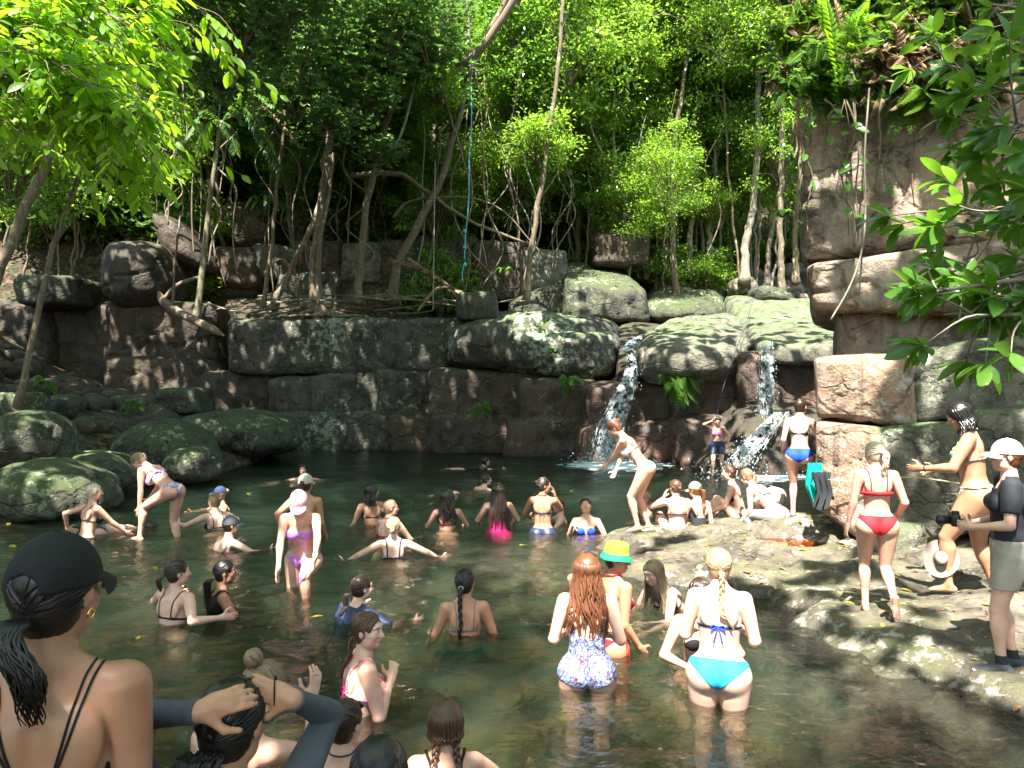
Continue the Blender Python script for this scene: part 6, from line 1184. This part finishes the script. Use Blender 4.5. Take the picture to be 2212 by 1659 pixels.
D['floral'] = P_('person with a dark bob and a teal and orange bikini standing side-on by the wall', (2060, 872), 6.95, 88, hy=6, hp=26, lean=8, w=1.24, ground=gz(3.95, 7)+.0, skin='tan', top=('tri', 'floral_teal'), bottom=('string', 'floral_teal', 'black'), straps=[('halter', 'floral_teal', .008), ('band', 'floral_teal', .005)], hair=('bob', 'black', .13), armL=((.02, .34, -.26), (.4, -1, -.2)), armR=((.04, .26, -.30), (.4, -1, -.2)), legL=((.02, .20, -.76), (0, 1, 0)), legR=((.02, -.14, -.80), (0, 1, 0)))
D['shorts'] = P_('person in a white cap, dark t-shirt and khaki shorts holding a camera', (2176, 952), 5.35, 98, hy=10, lean=2, ground=gz(3.5, 5.35)+.0, w=1.04, bust=.8, skin='pale', top=('shirt', 'shirt', .06, .20, .018), bottom=('shorts', 'khaki', .30), hair=('bun', 'auburn', .032, -.02), cap=('cap', 'palecap'), armR=((-.02, .22, -.32), (.5, -1, -.2), (-.5, .7, .2)), armL=((.0, .24, -.30), (.5, -1, -.2), (-.4, .8, 0)), curl=45, shoes='steel', legL=((.0, .06, -.81), (0, 1, 0)), legR=((.0, -.04, -.81), (0, 1, 0)))
D['paisley'] = P_('person in a blue and maroon paisley one-piece swimsuit with long wet auburn hair', (1268, 1198), 5.3, 2, hy=4, lean=4, w=1.1, skin='pale', top=('one', 'paisley', .09, .36), hair=('long', 'auburn', .40), spreadhair=.24, wave=.014, arms=((.02, .21, -.30), (.35, -.5, -.8), (-.9, .3, 0)))
D['bucket'] = P_('person in a yellow and green bucket hat and a red string bikini, hand on hip', (1334, 1176), 6.05, -52, hy=-54, hp=6, lean=6, w=1.08, skin='tan', top=('tri', 'red'), bottom=('string', 'red'), straps=[('halter', 'red', .006), ('band', 'red', .005), ('hipties', 'red', .006, 1)], hair=('short', 'dark'), cap=('bucket', 'yellow', 'hat_green'), armL=((.26, -.08, -.26), (1, -.6, .2), (-.6, .6, -.3)), armR=((.05, .10, -.46), BACKP))
D['leanblonde'] = P_('person with wet blonde hair and a black bikini leaning forward in the shallows', (1408, 1212), 7.05, 128, hy=14, hp=16, lean=44, pel=60, skin='pale', top=('tri', 'black'), bottom=('brief', 'black'), straps=[('band', 'black', .005)], hair=('long', 'dirty', .34), spreadhair=.1, armR=((.04, .32, -.34), (.5, -1, 0)), armL=((.04, .34, -.30), (.5, -1, 0)), legs=((.08, -.6, -.3), (0, 0, 1)))
D['string'] = P_('person in a blue string bikini with a blonde plait, sunlit from behind and thigh-deep', (1552, 1185), 5.1, -4, hy=14, hp=8, lean=8, pel=16, w=1.16, skin='pale', bottom=('cheeky', 'azure'), top=('band', 'navy'), straps=[('band', 'navy', .0035), ('bow', 'blue', .006)], hair=('braid', 'blonde', .36, -.03), braidx=.05, arms=((.03, .24, -.30), (.3, -.5, -.8), (-.7, .5, .2)), s=1.0)
D['behind'] = P_('person with black straps half hidden behind the blue string bikini, smiling towards the camera', (1512, 1250), 5.75, 196, hy=14, lean=6, skin='fair', top=('tri', 'black'), straps=[('over', 'black', .006)], hair=('wet', 'dark'), arms=IN)

# ---- things people wear, hold or have left about
def headmark(Dp, strokes, key, r, y0=.094, ellr=(.087, .107, .108), c0=(0, -.010, .018), parent='cap'):
    par = [c for c in Dp['root'].children if c.name.startswith(parent)]; mb = MB()
    for st in strokes:
        P = []
        for (x, z) in st:
            zz = z-c0[2]; yy = ellr[1]*math.sqrt(max(.02, 1-(x/ellr[0])**2-(zz/ellr[2])**2))+c0[1]+.001; P.append(Dp['HC']+Dp['Rh']@np.array([x, yy, z]))
        addtube(mb, spline(P, 8), r, 5)
    mb.build('emblem', cloth(key), par[0])
headmark(D['pinkcap'], [[(.018, .052), (.018, .086)], [(.018, .086), (-.016, .052)], [(-.016, .052), (-.016, .086)], [(.013, .090), (.001, .070)], [(-.011, .090), (.001, .070)], [(.001, .070), (.001, .046)]], 'navy', .0026)
# lettering embroidered on the bucket hat
hd = D['bucket']; par = [c for c in hd['root'].children if c.name.startswith('bucket_hat')][0]; mb = MB()
for r_, row_ in enumerate((.108, .085)):
    for q in range(4):
        a = .1-.24*q; x0 = a
        for st in (((0, 0), (0, 1)), ((0, 1), (.7, .9), (.6, .5), (0, .45)), ((.1, .5), (.8, 0))) if (q+r_) % 2 else (((.7, .9), (.1, .9), (0, .3), (.5, 0), (.8, .4), (.4, .45)),):
            P = []
            for (u, v) in st:
                th = x0-.16*u+1.57; z = row_-.002+.016*v; rr = np.interp(z, [.07, .110, .130], [.0935, .0875, .080]); P.append(hd['HC']+hd['Rh']@np.array([rr*math.cos(th), rr*1.12*math.sin(th)-.01, z]))
            addtube(mb, spline(P, 6), .0016, 4)
mb.build('lettering', cloth('hat_green'), par)
# ear studs, watch, hair elastic
def torus(c, R0, r, u, v, n=20):
    th = np.linspace(0, 2*np.pi, n); return c+(np.array(u)[None]*np.cos(th)[:, None]+np.array(v)[None]*np.sin(th)[:, None])*R0
for k in ('cap', 'blackshirt'):
    q = D[k]; mb = MB(); c = q['HC']+q['Rh']@np.array([.082, -.004, -.048]); addtube(mb, torus(c, .009, 0, q['Rh'][:, 1], q['Rh'][:, 2]), .0032, 6); mb.build('earring', MGOLD, q['root'])
q = D['floral']; mb = MB(); wd = q['FD']['L']; u = nrm(np.cross(wd, [0, 0, 1])); v = np.cross(wd, u); addtube(mb, torus(q['WR']['L']-wd*.02, .026, 0, u, v), .006, 5); a, b = cubegrid(2, 2, 2); M = np.stack([u, v, wd], -1)
mb.add(a@np.diag([.006, .019, .019])@M.T+q['WR']['L']-wd*.02+u*.028, b); mb.build('watch', MGL, q['root'])
q = D['rash']; o = q['root']; c = q['WR']['R']+q['FD']['R']*.05; pn = nrm(np.cross(q['FD']['R'], [0, 0, 1])); mb = MB(); b0 = np.array(q['off'])+c*q['s']
addtube(mb, torus(np.zeros(3), .040, 0, pn*.5, [0, 0, 1.15]), .0022, 6); o = mb.build('hair_elastic', cloth('black')); o.location = b0; tag(o, 'thin black hair elastic looped over the raised right hand', 'hair tie')
# camera held by the person in shorts
q = D['shorts']; c = np.array(q['off'])+(q['WR']['L']+q['WR']['R'])/2*q['s']+q['Hh']@np.array([0, .10, .03]); root = empty('camera', c, 'black camera with a zoom lens held by the person in the white cap', 'camera', rz=R(64)); mb = MB()
V, Q = cubegrid(8, 6, 6); k = 6.; V = V/((np.abs(V)**k).sum(1, keepdims=True)**(1/k)); mb.add(V*[.065, .032, .045], Q); mb.add(V*[.02, .026, .014]+[0, 0, .05], Q); mb.add(V*[.016, .036, .045]+[.058, .008, 0], Q); mb.build('camera_body', M_plain('camera_black', (.012, .012, .013), .45), root)
mb = MB(); addtube(mb, [(0, .03, 0), (0, .065, -.004), (0, .066, -.004), (0, .115, -.01)], [.033, .033, .037, .035], 18); lens = mb.build('lens', M_plain('lens_black', (.018, .018, .02), .35), root); mb = MB(); addtube(mb, [(0, .1155, -.01), (0, .117, -.01)], .028, 18); mb.build('lens_glass', MGL, lens)
# wide-brimmed hat resting against the wall
def lathe(prof, n=44, ex=1.12):
    th = np.linspace(0, 2*np.pi, n, endpoint=False); V = np.concatenate([np.stack([r*np.cos(th), r*ex*np.sin(th), z+th*0], -1) for r, z in prof]); k = len(prof); i = np.arange(k-1)[:, None]*n; j = np.arange(n)[None]
    return V, np.stack([i+j, i+(j+1) % n, i+n+(j+1) % n, i+n+j], -1).reshape(-1, 4)
root = empty('sun_hat', at(2031, 1206, 6.9), 'wide-brimmed pale straw hat with a dark band leaning on the wall behind bare feet', 'hat'); root.rotation_euler = (R(72), R(10), R(-18)); root.scale = (.62, .62, .62)
V, Q = lathe([(.245, .012), (.235, .004), (.16, .0), (.098, .002), (.092, .02), (.088, .07), (.078, .105), (.05, .112), (.02, .098), (0.001, .095)], 44, 1.12); V[:, 2] += .02*np.cos(np.arctan2(V[:, 1], V[:, 0])*2)*(np.hypot(V[:, 0], V[:, 1])/.2)**2; mesh('hat_shell', V, Q, cloth('straw_hat'), root)
V, Q = lathe([(.0985, .004), (.0965, .026)], 44, 1.12); mesh('hat_band', V, Q, cloth('brown'), root)
# cloths hanging from the line at the pillar
def drape(name, c, wdt, hgt, key, seed, label):
    u = np.linspace(-1, 1, 26); v = np.linspace(0, 1, 34); A, B = np.meshgrid(u, v, indexing='ij'); rs = np.random.RandomState(seed); sh = 1-.35*B**2+.25*np.sin(B*3+seed); x = A*wdt*.5*sh+.02*np.sin(B*7+seed); y = .022*np.sin(A*8+seed+B*2)+.012*np.sin(A*17+B*5); z = -B*hgt*(1-.12*A*A*B)
    V = np.stack([x.ravel(), y.ravel(), z.ravel()], -1); V = np.concatenate([V, V+[0, .012, 0]]); m = 26*34; i = np.arange(25)[:, None]*34; j = np.arange(33)[None]; Q = np.stack([i+j, i+j+34, i+j+35, i+j+1], -1).reshape(-1, 4)
    e = np.concatenate([np.array([[k, k+1, k+1+m, k+m] for k in range(33)]), np.array([[25*34+k+1, 25*34+k, 25*34+k+m, 25*34+k+1+m] for k in range(33)]), np.array([[k*34+33, (k+1)*34+33, (k+1)*34+33+m, k*34+33+m] for k in range(25)])]); o = mesh(name, V, np.concatenate([Q, Q[:, ::-1]+m, e]), cloth(key)); o.location = c; tag(o, label, 'clothing'); return o
drape('shirt', at(1757, 1000, 9.05), .14, .52, 'teal', 1, 'teal green top hanging at the corner of the rock pillar')
drape('shirt', at(1778, 1020, 8.95), .26, .46, 'charcoal', 4, 'black cloth hanging over the line at the foot of the rock pillar')
mb = MB(); p = np.array([at(x, y, yy) for x, y, yy in ((1788, 1036, 8.95), (1850, 1040, 8.75), (1925, 1032, 8.5), (2000, 1034, 8.2), (2120, 1052, 7.7))]); b0 = p[0].copy(); addtube(mb, spline(p-b0, 60), .008, 6); o = mb.build('rope', M_plain('rope_tan', (.45, .38, .2), .8)); o.location = b0; tag(o, 'thin tan rope stretched along the rock pillar and wall', 'rope')
# blue rope swing and the other ropes
MROP = M_plain('rope_blue', (.10, .36, .46), .7, .3, 40)
mb = MB(); p = np.array([at(x, y, 24.4) for x, y in ((1018, 165), (1018, 260), (1014, 330), (1012, 440), (1006, 500), (1003, 560))]); b0 = p[0].copy(); P = spline(p-b0, 60); addtube(mb, P, .017+.008*np.sin(np.linspace(0, 9, 60))**2, 6); t_ = np.linspace(0, 60, 60)
r1 = mb.build('rope', MROP); r1.location = b0; tag(r1, 'blue rope swing hanging from the long bare branch over the ledge', 'rope'); 
for zz in (500, 535, 572):
    c = at(1004, zz, 24.4)-b0; mb = MB(); V, Q = cubegrid(5, 5, 5); mb.add(nrm(V)*[.06, .06, .075]+c, Q); mb.build('knot', MROP, r1)
mb = MB(); p = np.array([at(x, y, 24.3)-b0 for x, y in ((1003, 570), (998, 590), (999, 608))]); addtube(mb, spline(p, 12), .02, 5); mb.build('rope_tail', MROP, r1)
p = np.array([at(x, y, 24.2) for x, y in ((940, 350), (937, 560), (935, 672))]); b0 = p[0].copy(); mb = MB(); addtube(mb, spline(p-b0, 30), .011, 5); o = mb.build('rope', M_plain('rope_grey', (.35, .33, .26), .8)); o.location = b0; tag(o, 'thin grey rope hanging beside the leaning pale trunk', 'rope')
mb = MB(); p = np.array([at(x, y, yy) for x, y, yy in ((1690, 560, 27), (1632, 640, 25), (1612, 700, 21), (1585, 770, 19), (1556, 860, 18.4), (1540, 960, 17.9), (1548, 1005, 17.6))]); b0 = p[0].copy(); addtube(mb, spline(p-b0, 60), .008, 5); o = mb.build('rope', M_plain('rope_dark_blue', (.03, .035, .09), .8)); o.location = b0; tag(o, 'dark blue climbing rope running down the rock between the two falls', 'rope')
# towel bundle and bag
root = None
P8 = [at(1663, 1052, 10.9), at(1706, 1058, 10.9), at(1706, 1096, 10.9), at(1663, 1094, 10.9)]; V, Q = rockshape(P8+[p+np.array([0, .3, 0]) for p in P8], k=2.4, res=.02, amp=.07, seed=12, groove=False); c = V.mean(0); o = mesh('towel', V-c, Q, cloth('palecap')); o.location = c; tag(o, 'crumpled white towel lying on the rock left of the blue bikini', 'towel')
P8 = [at(2186, 1156, 6.3), at(2260, 1156, 6.3), at(2260, 1200, 6.3), at(2186, 1200, 6.3)]; V, Q = rockshape(P8+[p+np.array([0, .25, 0]) for p in P8], k=3, res=.03, amp=.03, seed=13, groove=False); c = V.mean(0); o = mesh('bag', V-c, Q, cloth('white')); o.location = c; tag(o, 'white bag on the rock at the right edge behind the khaki shorts', 'bag')
# fallen leaves on the water and the ledge
rs = np.random.RandomState(9); MFL = M_leaf('leaf_yellow', (.50, .42, .03), (.35, .30, .03), (.4, .4, .03), .5, .3); MFB = M_leaf('leaf_brown', (.28, .09, .03), (.38, .2, .08), (.3, .12, .04), .6, .2)
def fallen(n, gen, mat, label, grp, L=.09):
    for q in range(n):
        c = gen(); l = L*rs.uniform(.7, 1.4); a = rs.uniform(0, 6.28); V, Q = leaves([[0, 0, 0]], [[math.cos(a), math.sin(a), rs.uniform(-.05, .05)]], [[rs.normal(0, .15), rs.normal(0, .15), 1]], l, l*.38, .12, 2); o = mesh('fallen_leaf', V, Q, mat); o.location = c; tag(o, label, 'leaf', grp)
WL = [(540, 1066), (865, 970), (1160, 1064), (20, 1128), (330, 1227), (20, 1180), (700, 1340), (820, 1065), (1120, 1180), (590, 1625), (1235, 1062), (300, 1380), (1300, 1440)]; it = iter(WL)
def gen1(): x, y = next(it); p = onz(x, y); p[2] = wave(np.array([p[0]]), np.array([p[1]]))[0]+.006; return p
fallen(len(WL), gen1, MFL, 'yellow leaf floating on the pool', 'leaves floating on the pool', .13)
def gen2():
    while 1:
        x, y = rs.uniform(1.3, 4.6), rs.uniform(4.6, 10.4); z = gz(x, y)
        if z > .04: return (x, y, z+.012)
fallen(90, gen2, MFB, 'dry brown leaf lying on the rock ledge', 'brown leaves on the rock ledge', .08); fallen(45, gen2, MFL, 'yellow leaf lying on the rock ledge', 'yellow leaves on the rock ledge', .075)
def gen3():
    x, y = rs.uniform(-5, 3), rs.uniform(4.3, 7.5); return (x, y, float(ground_n(np.array([x]), np.array([y]))[0])+rs.uniform(.02, .1))
fallen(90, gen3, MFB, 'sunken brown leaf on the pool bed in the shallows', 'sunken leaves on the pool bed', .14)
def gen4():
    a = rs.uniform(0, 6.28); r = rs.uniform(0, .33); return (3.32+r*math.cos(a), 9.15+r*math.sin(a), pz+.003)
fallen(24, gen4, MFB, 'orange leaf soaking in the amber puddle', 'leaves in the amber puddle', .10)
